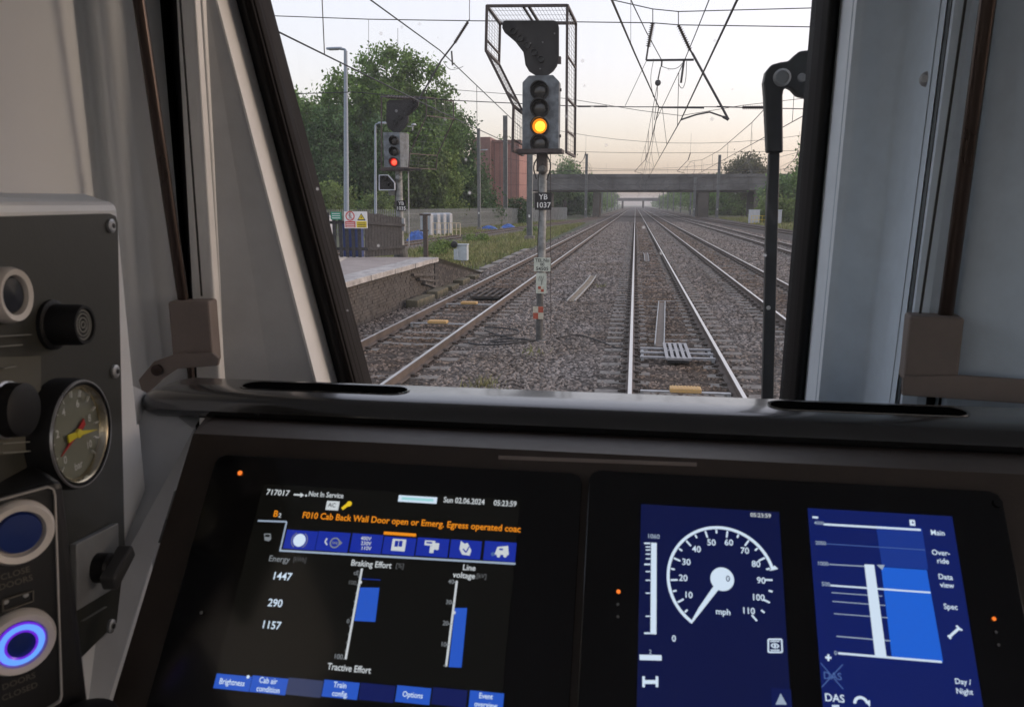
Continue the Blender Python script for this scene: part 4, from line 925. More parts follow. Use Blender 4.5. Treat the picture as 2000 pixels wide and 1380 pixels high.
# ================================================================ THE CAB
m_cab = mat('warm grey cab paint', (.76,.78,.79), .55, var=.04, scale=3, bump=.05, bscale=300, bdist=.002)
m_cabg = mat('cool grey cab trim', (.50,.515,.53), .6, var=.04, scale=30, bump=.06, bscale=300, bdist=.002)
m_cabl = mat('light cab trim', (.82,.82,.81), .5, var=.03, scale=20)
m_rub = mat('black rubber seal', (.011,.011,.012), .55, var=.2, spec=.25); m_frame = mat('black painted window frame', (.014,.012,.012), .7, var=.2, scale=20, spec=.12)
m_rod = mat('dark bronze blind rod', (.05,.035,.03), .3, metal=.7, var=.1); m_blkp = mat('taupe plastic block', (.20,.165,.148), .6, var=.06, scale=30, bump=.08, bscale=200, bdist=.002)
m_desk = mat('dark brown desk moulding', (.042,.031,.025), .55, var=.1, scale=60, bump=.15, bscale=500, bdist=.001)
m_lip = mat('black desk edge moulding', (.022,.022,.023), .22, var=.2, scale=90, spec=.9, coat=.6)
m_floor = mat('cab floor', (.06,.06,.065), .8)
m_cabb = mat('door pillar paint with skylight tint', (.66,.78,.90), .5, var=.04, scale=30, bump=.06, bscale=300, bdist=.002); m_cabbl = mat('pale trim with skylight tint', (.78,.87,.95), .5, var=.03, scale=20)  # cool skylight on the right side is put into these paint colours
ZT_, ZB_ = 2.93, 1.25
class Ln:
    def __init__(s, x0, Y0, x1, Y1, y1=760): s.a = at(x0,0,Y0); s.b = at(x1,y1,Y1)
    def p(s, z): return s.a + (s.b-s.a)*((s.a.z-z)/(s.a.z-s.b.z))
class Lv:
    def __init__(s, x, y): s.x, s.y = x, y
    def p(s, z): return V((s.x, s.y, z))
def strip(name, lines, m_, parent, zt=ZT_, zb=ZB_, th=.018, smooth=False, back=Y3):
    rows = [[l.p(z) for l in lines] for z in (zt, (zt+zb)/2, zb)]
    m = MB(); m.loft(rows, closed=False); b = len(m.v); m2 = [[p+V(back)*th for p in r] for r in rows]; m.loft(m2, closed=False)
    o = m.build(name, m_, parent, 0, False)
    if smooth:
        for p in o.data.polygons: p.use_smooth = True
    return o
def group_struct(name, loc): o = bpy.data.objects.new(name, None); COL.objects.link(o); o.location = loc; o['kind'] = 'structure'; o.empty_display_size = .1; return o
def curve_lines(spec, n=5):         # smooth the cross-section through several sight lines
    out = []
    for (a, b_) in zip(spec[:-1], spec[1:]):
        for i in range(n):
            k = i/n; out.append(Ln(*[a[j]+(b_[j]-a[j])*k for j in range(4)]))
    out.append(Ln(*spec[-1])); return out
# ---- shell outside the picture: roof, floor, back, right half with its own windows
sh = group_struct('cab_shell', (0.7,-.2,1.25))
MB().box((.7,-.25,2.96),(2.9,2.9,.05)).build('roof', m_cab, sh)
MB().box((.7,-.25,1.22),(2.9,2.9,.05)).build('floor', m_floor, sh)
MB().box((-.42,-1.55,2.09),(.66,.05,1.72)).build('back_wall', m_cabg, sh); MB().box((1.82,-1.55,2.09),(.66,.05,1.72)).build('back_wall', m_cabg, sh)   # the back wall door stands open; gap made wide to let skylight in
def wall_x(x, y0, y1, oy0, oy1, oz0, oz1, nm, m_):
    MB().box((x,(y0+y1)/2,(ZB_+oz0)/2),(.04,y1-y0,oz0-ZB_)).build(nm, m_, sh); MB().box((x,(y0+y1)/2,(oz1+ZT_)/2),(.04,y1-y0,ZT_-oz1)).build(nm, m_, sh)
    MB().box((x,(y0+oy0)/2,(oz0+oz1)/2),(.04,oy0-y0,oz1-oz0)).build(nm, m_, sh); MB().box((x,(oy1+y1)/2,(oz0+oz1)/2),(.04,y1-oy1,oz1-oz0)).build(nm, m_, sh)
wall_x(-.765,-1.5,.50,-1.42,.42,1.95,2.9,'side_wall',m_cab)  # side window openings enlarged so more skylight reaches the interior
wall_x(2.12,-1.5,1.15,-1.42,1.0,1.95,2.9,'side_wall',m_cab)
FYR = 1.05
MB().box((1.42,FYR,(ZB_+2.15)/2),(1.4,.04,2.15-ZB_)).build('front_wall', m_cab, sh); MB().box((.80,FYR,2.5),(.2,.04,.72)).build('front_wall', m_cab, sh)
MB().box((2.05,FYR,2.5),(.14,.04,.72)).build('front_wall', m_cab, sh); MB().box((1.42,FYR,2.895),(1.4,.04,.07)).build('front_wall', m_cab, sh)
# ---- glass: thin clear panes with dust specks
def glass_mat(name, dirt):
    m = bpy.data.materials.new(name); m.use_nodes = True; nt = m.node_tree; N = nt.nodes; L = nt.links; N.remove(N['Principled BSDF']); out = N['Material Output']
    tr = N.new('ShaderNodeBsdfTransparent'); tr.inputs[0].default_value = (.965,.975,.97,1); gl = N.new('ShaderNodeBsdfGlossy'); gl.inputs['Roughness'].default_value = .02
    lw_ = N.new('ShaderNodeLayerWeight'); pw = N.new('ShaderNodeMath'); pw.operation = 'POWER'; pw.inputs[1].default_value = 5; L.new(lw_.outputs['Facing'], pw.inputs[0]); lw_.inputs[0].default_value = .5; fr = N.new('ShaderNodeMath'); fr.operation = 'MULTIPLY_ADD'; fr.inputs[1].default_value = .6; fr.inputs[2].default_value = .025; L.new(pw.outputs[0], fr.inputs[0]); mx = N.new('ShaderNodeMixShader'); L.new(fr.outputs[0], mx.inputs[0]); L.new(tr.outputs[0], mx.inputs[1]); L.new(gl.outputs[0], mx.inputs[2])
    last = mx
    if dirt:
        tc = N.new('ShaderNodeTexCoord'); vo = N.new('ShaderNodeTexVoronoi'); vo.inputs['Scale'].default_value = 34; L.new(tc.outputs['Object'], vo.inputs['Vector'])
        sp_ = N.new('ShaderNodeSeparateColor'); L.new(vo.outputs['Color'], sp_.inputs[0])
        pick = N.new('ShaderNodeMath'); pick.operation = 'GREATER_THAN'; pick.inputs[1].default_value = .70; L.new(sp_.outputs[0], pick.inputs[0])
        rad = N.new('ShaderNodeMapRange'); rad.inputs[1].default_value = .12; rad.inputs[2].default_value = .04; rad.inputs[3].default_value = 0; rad.inputs[4].default_value = dirt; L.new(vo.outputs['Distance'], rad.inputs[0])
        mu = N.new('ShaderNodeMath'); mu.operation = 'MULTIPLY'; L.new(pick.outputs[0], mu.inputs[0]); L.new(rad.outputs[0], mu.inputs[1])
        mp = N.new('ShaderNodeMapping'); mp.inputs['Rotation'].default_value = (0, .5, 0); mp.inputs['Scale'].default_value = (60, 4, 5); L.new(tc.outputs['Object'], mp.inputs[0])
        no = N.new('ShaderNodeTexNoise'); no.inputs['Scale'].default_value = 1; no.inputs['Detail'].default_value = 6; L.new(mp.outputs[0], no.inputs['Vector'])
        fm = N.new('ShaderNodeMapRange'); fm.inputs[1].default_value = .4; fm.inputs[2].default_value = .8; fm.inputs[3].default_value = .003; fm.inputs[4].default_value = .026; L.new(no.outputs[0], fm.inputs[0])
        ad = N.new('ShaderNodeMath'); ad.operation = 'MAXIMUM'; L.new(mu.outputs[0], ad.inputs[0]); L.new(fm.outputs[0], ad.inputs[1])
        tl_ = N.new('ShaderNodeBsdfTranslucent'); tl_.inputs[0].default_value = (.8,.82,.8,1); m2 = N.new('ShaderNodeMixShader')
        L.new(ad.outputs[0], m2.inputs[0]); L.new(mx.outputs[0], m2.inputs[1]); L.new(tl_.outputs[0], m2.inputs[2]); last = m2
    L.new(last.outputs[0], out.inputs[0]); return m
m_gla = glass_mat('windscreen glass', .55); m_gls = glass_mat('side glass', 0)
MB().box((-.765,-.5,2.425),(.006,1.84,.95)).build('side_window', m_gls, sh); MB().box((2.12,-.21,2.425),(.006,2.42,.95)).build('side_window', m_gls, sh); MB().box((1.44,FYR,2.5),(1.08,.006,.70)).build('right_windscreen', m_gls, sh)
# ---- left side wall and window pillar
lw = group_struct('cab_wall', (-.72,.7,1.25))
cs = [Lv(-.75,.48), Lv(-.747,.62)] + [Ln(60,.86,150,.90), Ln(110,.90,195,.94), Ln(138,.935,220,.975), Ln(152,.962,233,1.0), Ln(165,.972,243,1.01), Ln(180,.962,255,1.0), Ln(197,.952,270,.99), Ln(225,.975,298,1.01), Ln(258,1.008,330,1.03), Ln(312,1.07,376,1.06)]
strip('wall_panel', cs, m_cab, lw, smooth=True, back=V((-.7,.7,0)))
pl = group_struct('window_pillar', (-.55,1.05,1.25))
strip('recess', [Ln(311,1.07,375,1.06), Ln(330,1.10,384,1.085), Ln(346,1.035,388,1.045)], m_rub, pl)
strip('pillar_edge', curve_lines([(345,1.03,386,1.04),(352,1.01,396,1.02),(380,1.005,428,1.015),(391,1.02,441,1.03)],3), m_cabl, pl, smooth=True)
strip('pillar_panel', [Ln(391,1.02,441,1.03), Ln(405,1.035,530,1.06), Ln(420,1.045,617,1.085)], m_cabg, pl)
strip('window_reveal', [Ln(420,1.045,617,1.085), Ln(424,1.045,622,1.085), Ln(440,1.07,642,1.12), Ln(461,1.105,663,1.165)], m_cabl, pl, back=V((-1,0,0)))
p = Ln(449,1.085,650,1.14).p(at(494,250,1.1).z); MB().lathe(at(494,250,1.083),(.55,-.83,0),[(.0065,0),(.0065,.003),(.004,.004),(0,.004)],12).build('screw', m_galv, pl)
ws = thing('windscreen', 'driver\'s windscreen pane in a black frame with dust specks', 'windscreen', (-.1,1.2,2.1))
strip('seal', [Ln(461,1.104,663,1.164), Ln(474,1.090,677,1.150), Ln(481,1.094,685,1.155)], m_rub, ws, th=.012, smooth=True)
strip('seal_bead', [Ln(481,1.093,685,1.154), Ln(487,1.084,690,1.145), Ln(493,1.092,695,1.153)], m_frame, ws, th=.012, smooth=True)
strip('frame', [Ln(493,1.095,695,1.156), Ln(505,1.11,708,1.18), Ln(521,1.135,723,1.215)], m_frame, ws, th=.015)
A_, B_ = Ln(505,1.12,708,1.2), Ln(1604,1.12,1540,1.2,790)
gm_ = MB(); gm_.add([A_.p(ZT_),B_.p(ZT_),B_.p(2.02),A_.p(2.02)], [(0,1,2,3)]); gm_.build('pane', m_gla, ws, 0, False)
# ---- right window pillar
strip('frame', [Ln(1590,1.14,1525,1.22,790), Ln(1608,1.10,1541,1.17,790), Ln(1618,1.085,1549,1.155,790)], m_frame, ws, th=.015)
strip('seal', [Ln(1618,1.085,1549,1.155,790), Ln(1630,1.075,1559,1.145,790), Ln(1641,1.09,1570,1.155,790)], m_rub, ws, th=.012, smooth=True)
pr_ = group_struct('window_pillar', (.35,.95,1.25))
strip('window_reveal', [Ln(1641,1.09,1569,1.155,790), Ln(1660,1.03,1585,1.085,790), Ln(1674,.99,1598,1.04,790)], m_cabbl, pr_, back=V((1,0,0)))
rc = [(1674,.99,1598,1.04,790),(1690,.985,1612,1.035,790),(1730,.985,1645,1.03,790),(1775,.975,1682,1.02,790),(1810,.945,1712,.985,790),(1835,.91,1733,.945,790),(1850,.885,1747,.918,790)]
L_ = []
for a, b_ in zip(rc[:-1], rc[1:]):
    for i in range(4): k = i/4; L_.append(Ln(*[a[j]+(b_[j]-a[j])*k for j in range(5)]))
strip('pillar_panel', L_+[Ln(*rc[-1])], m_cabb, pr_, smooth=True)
strip('groove', [Ln(1850,.885,1747,.918,790), Ln(1855,.905,1752,.94,790), Ln(1861,.88,1757,.912,790)], m_rub, pr_)
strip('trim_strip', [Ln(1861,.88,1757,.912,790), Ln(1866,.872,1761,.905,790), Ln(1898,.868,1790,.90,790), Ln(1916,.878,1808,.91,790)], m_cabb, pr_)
strip('slot', [Ln(1916,.878,1808,.91,790), Ln(1928,.91,1822,.94,790), Ln(1944,.882,1838,.912,790)], m_rub, pr_)
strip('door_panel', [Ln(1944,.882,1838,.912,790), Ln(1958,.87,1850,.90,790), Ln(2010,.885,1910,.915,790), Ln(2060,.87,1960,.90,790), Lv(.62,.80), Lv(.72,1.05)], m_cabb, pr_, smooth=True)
MB().lathe(at(1812,155,.925),(-.75,-.66,0),[(.008,0),(.008,.003),(.004,.006),(0,.006)],12).build('screw', m_galv, pr_)
# ---- blind rods with end blocks
def blind(label, rod0, rod1, Y0, Y1, cord0, cord1, blk, Yb, yaw, arm_poly, Ya, ttop):
    a = at(*rod0, Y0); b_ = at(*rod1, Y1); d = (a-b_).normalized(); top = a + d*((ZT_-.02-a.z)/d.z)
    t = thing('blind_guide', label, 'blind guide', b_, 'roller blind guides')
    MB().tube([b_-d*.02, top], .0075, 12).smooth().build('rod', m_rod, t)
    c0, c1 = at(*cord0, Y0+.02), at(*cord1, Y1-.005); dd = (c0-c1).normalized(); MB().tube([c1, c0+dd*((ZT_-.02-c0.z)/dd.z)], .0014, 6).build('cord', m_cable, t)
    x0,y0,x1,y1 = blk; p0, p1 = at(x0,y0,Yb), at(x1,y1,Yb); ax = (V((math.cos(yaw),math.sin(yaw),0)), V((-math.sin(yaw),math.cos(yaw),0)), Z3)
    w = (p1.x-p0.x)/max(.6,math.cos(yaw)); bo = MB().box((p0+p1)/2+ax[1]*.018,(w*.97,.036,p0.z-p1.z), ax).build('end_block', m_blkp, t, .003)
    q = MB().prism([at(x,y,Ya) for x,y in arm_poly],(0,.006,0)).build('bracket', m_blkp, t, .001)
    return t, bo
t, bo = blind('left blind guide rod ending in a taupe block', (271,0),(358,585),.93,.985,(352,0),(394,578),(331,588,414,712),.965,R_(12),[(345,690),(415,690),(427,700),(424,714),(345,720),(318,738),(286,768),(278,768),(270,742),(300,706)],.958,0)
MB().tube([at(372,712,.99),at(376,768,.995)],.005,8).build('lower_rod', m_rod, t)
MB().lathe(at(308,722,.957),(.2,-1,0),[(.008,0),(.008,.004),(.003,.005)],12).build('screw', m_rod, t)
t, bo = blind('right blind guide rod ending in a taupe block', (1930,0),(1846,622),.84,.88,(1886,0),(1797,612),(1778,618,1868,752),.86,R_(-10),[(1765,735),(1800,735),(1870,733),(2060,745),(2060,792),(1763,772)],.853,0)
# ---- wiper outside the glass
wp = thing('wiper', 'black windscreen wiper arm hanging at the right of the windscreen', 'wiper', at(1520,150,1.32))
WY = 1.32; m_wip = mat('wiper black', (.05,.053,.055), .45, var=.15, scale=20)
MB().prism([at(x,y,WY) for x,y in [(1494,300),(1489,190),(1487,165),(1491,145),(1502,131),(1520,126),(1535,124),(1545,114),(1556,105),(1572,103),(1600,112),(1600,192),(1568,194),(1552,190),(1541,178),(1532,173),(1526,178),(1524,190),(1525,300)]],(0,-.022,0)).build('arm', m_wip, wp, .004)
MB().prism([at(x,y,WY+.004) for x,y in [(1499,300),(1520,300),(1517,420),(1508,780),(1502,900),(1480,900),(1486,780),(1494,420)]],(0,-.016,0)).build('blade', m_wip, wp, .002)
MB().lathe(at(1527,152,WY-.022),(0,-1,0),[(.0135,0),(.0135,.004),(.010,.006),(.009,.003),(0,.003)],16).build('pivot_bolt', m_galvp, wp)
MB().lathe(at(1566,152,WY-.022),(0,-1,0),[(.007,0),(.006,.004),(0,.004)],12).build('bolt', m_galvp, wp)
MB().lathe(at(1501,601,WY-.013),(0,-1,0),[(.0035,0),(.003,.003),(0,.003)],10).build('rivet', m_wht, wp)
# ---- driving desk
TH = R_(52); PS = V((0,math.cos(TH),math.sin(TH))); PN = V((0,-math.sin(TH),math.cos(TH))); P0 = EYE + ray(765,965)*.633
def sc(px, py, h=0.0): P = onp(px, py, P0, PN); return P + PN*h
dk = thing('driving_desk', 'dark brown driving desk with a rounded black edge under the windscreen', 'desk', (0,.72,1.25))
prof = [(.785,-.016),(.784,-.005),(.779,-.0005),(.750,0),(.722,0),(.711,-.003),(.7035,-.009),(.701,-.016),(.703,-.021),(.709,-.026),(.725,-.028),(.785,-.029)]
zl = at(1000,783,.728).z
rings = []
XL, XR = at(288,780,.73).x, .62
for x, s in ((XL,.35),(XL+.004,.62),(XL+.012,.85),(XL+.025,1)): rings.append([(x, .735+(y-.735)*s, zl-.014+(z+.014)*s) for y, z in prof])
rings += [[(x, y, zl+z) for y, z in prof] for x in np.linspace(XL+.05, XR, 12)]
m = MB(); m.loft(rings); lip = m.smooth().build('edge_moulding', m_lip, dk)
m_slot = mat('black vent slot patch', (.004,.004,.004), .9, spec=.0)  # flat black patch painting in the dark of the slot opening
def ztop_(y): return zl + 0*y
def slot(x0, x1, zoff=.001):
    a = at(x0,772,.735).x; b_ = at(x1,785,.735).x; N = 10; r = .016
    ring = [(b_-r+r*math.cos(R_(-90+180*i/N)), .752+r*math.sin(R_(-90+180*i/N))) for i in range(N+1)] + [(a+r+r*math.cos(R_(90+180*i/N)), .752+r*math.sin(R_(90+180*i/N))) for i in range(N+1)]
    so_ = MB().prism([(x,y,ztop_(y)-.002) for x,y in ring],(0,0,.0027)).build('vent_slot', m_slot, dk)
    big = [(a-.004 if x < (a+b_)/2 and x < a+r else x, y) for x,y in ring]
    rim = MB(); ro = [((a+b_)/2+(x-(a+b_)/2)*1.03, .752+(y-.752)*1.12) for x,y in ring]
    rim.loft([[(x,y,ztop_(y)-.003) for x,y in ro],[(x,y,ztop_(y)+.0011) for x,y in ro],[(x,y,ztop_(y)+.0007) for x,y in ring],[(x,y,ztop_(y)-.002) for x,y in ring]], True, False); rim.build('slot_rim', m_lip, so_)
slot(462,786); slot(1512,1905)
MB().box((.06,.97,2.13),(1.25,.42,.03)).build('top_deck', m_lip, dk)
MB().box((.06,1.21,1.68),(1.35,.03,.9)).build('front_bulkhead', m_desk, dk)
# fascia round the displays
def uv(P): return P.x, (P0-P).dot(PS)
def pl3(u, v, h=0): return V((u, P0.y, P0.z)) - PS*v + PN*h
vtop = uv(sc(1000,872))[1]; XLf = uv(sc(372,838))[0]; XLb = uv(sc(207,1380))[0]
fl = MB(); fl.prism([pl3(XLf,vtop,-.006),pl3(.62,vtop,-.006),pl3(.62,.30,-.006),pl3(XLb-.005,.30,-.006),pl3(XLb,uv(sc(207,1380))[1],-.006)], -PN*.03); fl.build('fascia', m_desk, dk)
tb = pl3(0,vtop,-.006); MB().loft([[(XLf,tb.y,tb.z),(XLf-.05,.716,zl-.0255),(XLf-.05,.745,zl-.0275),(XLf-.02,tb.y+.04,tb.z-.01)],[(.62,tb.y,tb.z),(.62,.716,zl-.0255),(.62,.745,zl-.0275),(.62,tb.y+.04,tb.z-.01)]]).build('upper_fascia', m_desk, dk)
gt = [sc(970,887,-.004),sc(1362,901,-.004)]; MB().bar(sc(972,888,-.0055),sc(1362,902,-.0055),.0012,.003).build('seam', m_blkp, dk)
# ---- displays
m_bez = mat('black glass bezel', (.006,.006,.007), .16, var=.1, spec=.5)
GC = {}
def gcol(r, g, b_, k=1.0):
    return glow('screen %d %d %d' % (r,g,b_), srgb(r,g,b_), k*.9)
def rect_uv(u0, v0, u1, v1, h, m_, name, par): return MB().add([pl3(u0,v0,h),pl3(u1,v0,h),pl3(u1,v1,h),pl3(u0,v1,h)],[(0,3,2,1)]).build(name, m_, par, 0, False)
def R(px0, py0, px1, py1, m_, par, name='bar', h=.0012):
    u0, v0 = uv(sc(px0,py0)); u1, v1 = uv(sc(px1,py1)); return rect_uv(u0,v0,u1,v1,h,m_,name,par)
def poly(pts, m_, par, name='icon', h=.0014): return MB().add([sc(x,y,h) for x,y in pts],[tuple(range(len(pts)))]).build(name, m_, par, 0, False)
def line(x0, y0, x1, y1, wpx, m_, par, name='line', h=.0014):
    a, b_ = sc(x0,y0,h), sc(x1,y1,h); k = (sc(x0+1,y0)-sc(x0,y0)).length; d = (b_-a).normalized(); s = d.cross(PN)*(wpx*k/2)
    return MB().add([a-s,b_-s,b_+s,a+s],[(0,1,2,3)]).build(name, m_, par, 0, False)
def disc(px, py, rpx, m_, par, name='dot', h=.0014, r0=0, ysc=1, a0=0, a1=360, n=36):
    c = sc(px,py,h); k = (sc(px+1,py)-sc(px,py)).length*rpx; N = n; m = MB()
    P = [(R_(a0+(a1-a0)*i/N)) for i in range(N+1)]
    out = [c + X3*(k*math.cos(a)) + PS*(k*ysc*math.sin(a)) for a in P]
    if r0:
        kk = k*r0/rpx; inn = [c + X3*(kk*math.cos(a)) + PS*(kk*ysc*math.sin(a)) for a in P]; m.loft([out, inn], closed=False)
    else: m.add([c]+out, [(0,i+1,i+2) for i in range(N)])
    return m.build(name, m_, par, 0, False)
def tx(s, px, py, hpx, m_, par, al='CENTER', h=.0016, xs=1.0):
    k = (sc(px+1,py)-sc(px,py)).length; text(s, hpx*k, m_, sc(px,py,h), X3, PS, par, 'lettering', al, 0, xs)
def bezel(label, px0, py0, px1, py1, pyb=1620):
    u0, v0 = uv(sc(px0,py0)); u1 = uv(sc(px1,py1))[0]; v1 = uv(sc(1000,pyb))[1]; t = thing('cab_display', label, 'display', pl3(u0,v1,-.02), 'cab displays')
    r = .008
    ring = [pl3(u0,v0+r),pl3(u0+r*.3,v0+r*.3),pl3(u0+r,v0),pl3(u1-r,v0),pl3(u1-r*.3,v0+r*.3),pl3(u1,v0+r),pl3(u1,v1),pl3(u0,v1)]
    MB().prism(ring, -PN*.02).build('bezel', m_bez, t, .001)
    return t
cW = gcol(196,202,206); cG = gcol(120,125,130); cO = gcol(232,140,30); cB = gcol(38,84,188); cB2 = gcol(24,44,150); cD = gcol(16,26,84); cY = gcol(225,190,40); cBG = glow('screen black', srgb(9,9,7), .8); cLED = glow('orange led', (1.0,.22,.03), 1.0); cNV = gcol(8,17,62); cN2 = gcol(12,27,92); cN3 = gcol(24,52,134); cN4 = gcol(30,94,205); cPW = gcol(205,222,240); cDim = gcol(70,95,150); cHG = gcol(150,165,185)
t = bezel('left black display showing train status with orange fault message', 424, 886, 1138, 920)
scn = MB().prism([pl3(uv(sc(515,945))[0],uv(sc(515,945))[1],.0003),pl3(uv(sc(1017,967))[0],uv(sc(515,945))[1],.0003),pl3(uv(sc(1017,967))[0],uv(sc(985,1400))[1],.0003),pl3(uv(sc(515,945))[0],uv(sc(985,1400))[1],.0003)], PN*.0004).build('screen', cBG, t)
disc(470,924,4.5,cLED,t,'status_led'); disc(395,1196,3,MATS['screw grey'],t,'sensor')
tx('717017',544,963,11,cW,scn); line(575,966,590,967,3,cW,scn,'arrow_line'); poly([(588,962),(595,967),(588,972)],cW,scn,'arrow_head'); disc(599,968,2,cW,scn)
tx('Not In Service',638,967,10,cW,scn,xs=.85); R(780,967,853,984,cPW,scn,'white_box'); R(786,971,847,980,gcol(150,205,210),scn,'teal_text_line',.0016)
tx('Sun 02.06.2024',907,979,11,cW,scn,xs=.86); tx('05:23:59',987,984,11,cW,scn,xs=.86)
R(640,978,661,997,cW,scn,'badge'); tx('AC',650,987.5,8,cBG,scn,h=.0022)
line(669,994,682,984,6,cY,scn,'wrench_handle'); disc(683,984,5,cY,scn,'wrench_head')
tx('B',540,1004,12,cO,scn); tx('2',548,1007,8,cW,scn)
tx('F010 Cab Back Wall Door open or Emerg. Egress operated coac',800,1020,12.5,cO,scn,xs=.945)
line(505,1017,561,1019,3,cHG,scn); line(561,1019,548,1076,3,cHG,scn); line(547,1075,1007,1101,3.5,cHG,scn)
tabs = [(560,1034,617,1075),(622,1037,681,1079),(688,1041,746,1082),(750,1047,811,1086),(815,1049,876,1089),(880,1053,940,1093),(946,1056,1008,1098)]
for i,(a,b_,c,d) in enumerate(tabs): R(a+2,b_,c-2,d,cB2,scn,'tab_button')
R(751,1038,813,1048,cO,scn,'orange_marker',.0014)
disc(586,1055,12,cPW,scn,'icon'); disc(586,1055,16,cG,scn,'icon',.0013,14.5,1,120,240); disc(586,1055,16,cG,scn,'icon',.0013,14.5,1,-60,60)
disc(655,1060,10,cG,scn,'icon',.0014,7.5); R(650,1057,660,1063,cG,scn,'icon'); poly([(664,1055),(670,1060),(664,1065)],cG,scn); line(640,1051,636,1058,2.5,cW,scn,'icon'); line(636,1058,640,1064,2.5,cW,scn,'icon')
for k,s in enumerate(('400V','230V','110V')): tx(s,716,1052+k*9.5,7,cW,scn,xs=1.0)
R(768,1052,791,1077,cW,scn,'icon',.0014); R(773,1056,778,1068,cB2,scn,'icon',.0018); R(781,1056,786,1068,cB2,scn,'icon',.0018)
R(831,1055,850,1066,cW,scn,'icon',.0014); R(846,1060,857,1074,cW,scn,'icon',.0014); R(841,1066,847,1080,cW,scn,'icon',.0014); R(834,1058,845,1062,cB2,scn,'icon',.0018)
poly([(901,1056),(908,1062),(914,1060),(921,1075),(918,1085),(903,1083),(898,1072)],cW,scn); line(905,1072,911,1079,2.5,cB2,scn,'icon',.0018); line(911,1079,917,1068,2.5,cB2,scn,'icon',.0018)
poly([(972,1068),(993,1066),(994,1084),(966,1083)],cW,scn); disc(974,1085,3.5,cW,scn,'icon'); disc(987,1085,3.5,cW,scn,'icon'); R(976,1071,983,1075,cB2,scn,'icon',.0018); disc(963,1082,4,cDim,scn,'icon')
poly([(517,1042),(530,1042),(531,1053),(526,1057),(518,1055)],cG,scn); R(520,1044,528,1049,cBG,scn,'icon',.0018)
tx('Energy',547,1092,11,cG,scn); tx('[kWh]',587,1093,9,gcol(70,72,74),scn,xs=.8)
tx('1447',552,1126,14,cPW,scn); tx('290',539,1178,14,cPW,scn); tx('1157',531,1221,14,cPW,scn)
tx('Braking Effort',726,1102,11.5,cW,scn,xs=.9); tx('[%]',782,1105,9,gcol(80,82,84),scn); tx('Tractive Effort',683,1305,12,cW,scn,xs=.88)
line(708,1110,676,1287,4,cW,scn,'scale'); tx('cE',697,1119,8,cG,scn); tx('100',689,1138,8,gcol(90,92,94),scn); tx('0',681,1213,8,cG,scn); tx('100',662,1282,9,cG,scn)
for k in range(11): x_ = 705-k*2.9; y_ = 1126+k*16; line(x_-5,y_,x_,y_,1.5,cG,scn,'tick')
line(708,1130,744,1132.5,2.5,gcol(20,40,110),scn,'limit_line'); poly([(704,1147),(742,1147.5),(734,1214),(693,1212)],cB,scn,'effort_bar'); disc(705,1137,3,cW,scn)
tx('Line',917,1109,11,cW,scn); tx('voltage',907,1124,11,cW,scn); tx('[kV]',941,1125,8.5,gcol(90,92,94),scn)
line(893,1134,872,1301,4,cW,scn,'scale'); 
for s,x_,y_ in (('40',882,1136),('30',877,1176),('20',871,1217),('10',867,1258)): tx(s,x_,y_,8.5,cG,scn)
for k in range(5): line(887-k*5.0,1137+k*40.5,893-k*5.0,1137+k*40.5,2,cG,scn,'tick')
poly([(889,1187),(913,1187),(902,1303),(877,1302)],cB,scn,'voltage_bar'); disc(888,1196,3,cW,scn)
btn = [(422,1314,488,1350,'Brightness',1),(492,1318,559,1357,'Cab air\ncondition',1),(562,1322,628,1362,'',2),(632,1326,699,1366,'Train\nconfig.',1),(703,1332,770,1372,'',0),(774,1337,840,1376,'Options',1),(844,1341,911,1381,'',0),(916,1347,983,1388,'Event\noverview',1)]
for (a,b_,c,d,s,kind) in btn:
    R(a+3,b_,c-1,d,cB if kind == 1 else (cD if kind == 0 else gcol(52,60,92)),scn,'soft_key')
    if s:
        for i, q in enumerate(s.split('\n')): tx(q,(a+c)/2,(b_+d)/2+(i-(0.5 if '\n' in s else 0))*17,10,cPW,scn,xs=.88)
disc(486,1321,3,cPW,scn)
# speed display
t = bezel('right black display with speedometer and planning area', 1151, 917, 1958, 972)
for (x_,y_,m_) in ((1208,1155,cLED),(1207,1180,MATS['screw grey']),(1207,1204,MATS['screw grey']),(1940,1208,cLED),(1944,1234,MATS['screw grey']),(1949,1259,MATS['screw grey'])): disc(x_,y_,4 if m_ is cLED else 3,m_,t,'status_led')
disc(1948,982,9,m_bez,t,'fixing')
def area(px0, py0, px1, py1, m_, nm, h=.0003):
    u0, v0 = uv(sc(px0,py0)); u1, v1 = uv(sc(px1,py1)); return MB().prism([pl3(u0,v0,h),pl3(u1,v0,h),pl3(u1,v1,h),pl3(u0,v1,h)], PN*.0004).build(nm, m_, t)
s2_ = area(1252,984,1548,1440,cNV,'speed_screen'); s3_ = area(1577,992,1934,1470,cN2,'planning_screen')
cx_, cy_ = 1408, 1131
cc = sc(cx_,cy_,.0014); rad = (sc(1302,1128)-sc(cx_,cy_)).length
def ang(px, py): d = sc(px,py)-sc(cx_,cy_); return math.degrees(math.atan2(d.dot(PS), d.x))
a0 = ang(1351,1217); a1 = ang(1513,1110); a0 = a0-0 if a0 > 90 else a0+360
k = (sc(cx_+1,cy_)-sc(cx_,cy_)).length; rp = rad/k
disc(cx_,cy_,rp,cPW,s2_,'dial_arc',.0014,rp*.945,1,a1,a0,60)
poly([(1512,1104),(1519,1111),(1502,1115)],cPW,s2_,'arc_hook')
disc(1410,1131,23,cPW,s2_,'hub',.0018); tx('0',1421,1131,12,cNV,s2_,h=.0024)
poly([(1395,1142),(1404,1150),(1371,1192),(1352,1216),(1349,1214),(1364,1187)],cPW,s2_,'needle',.0016)
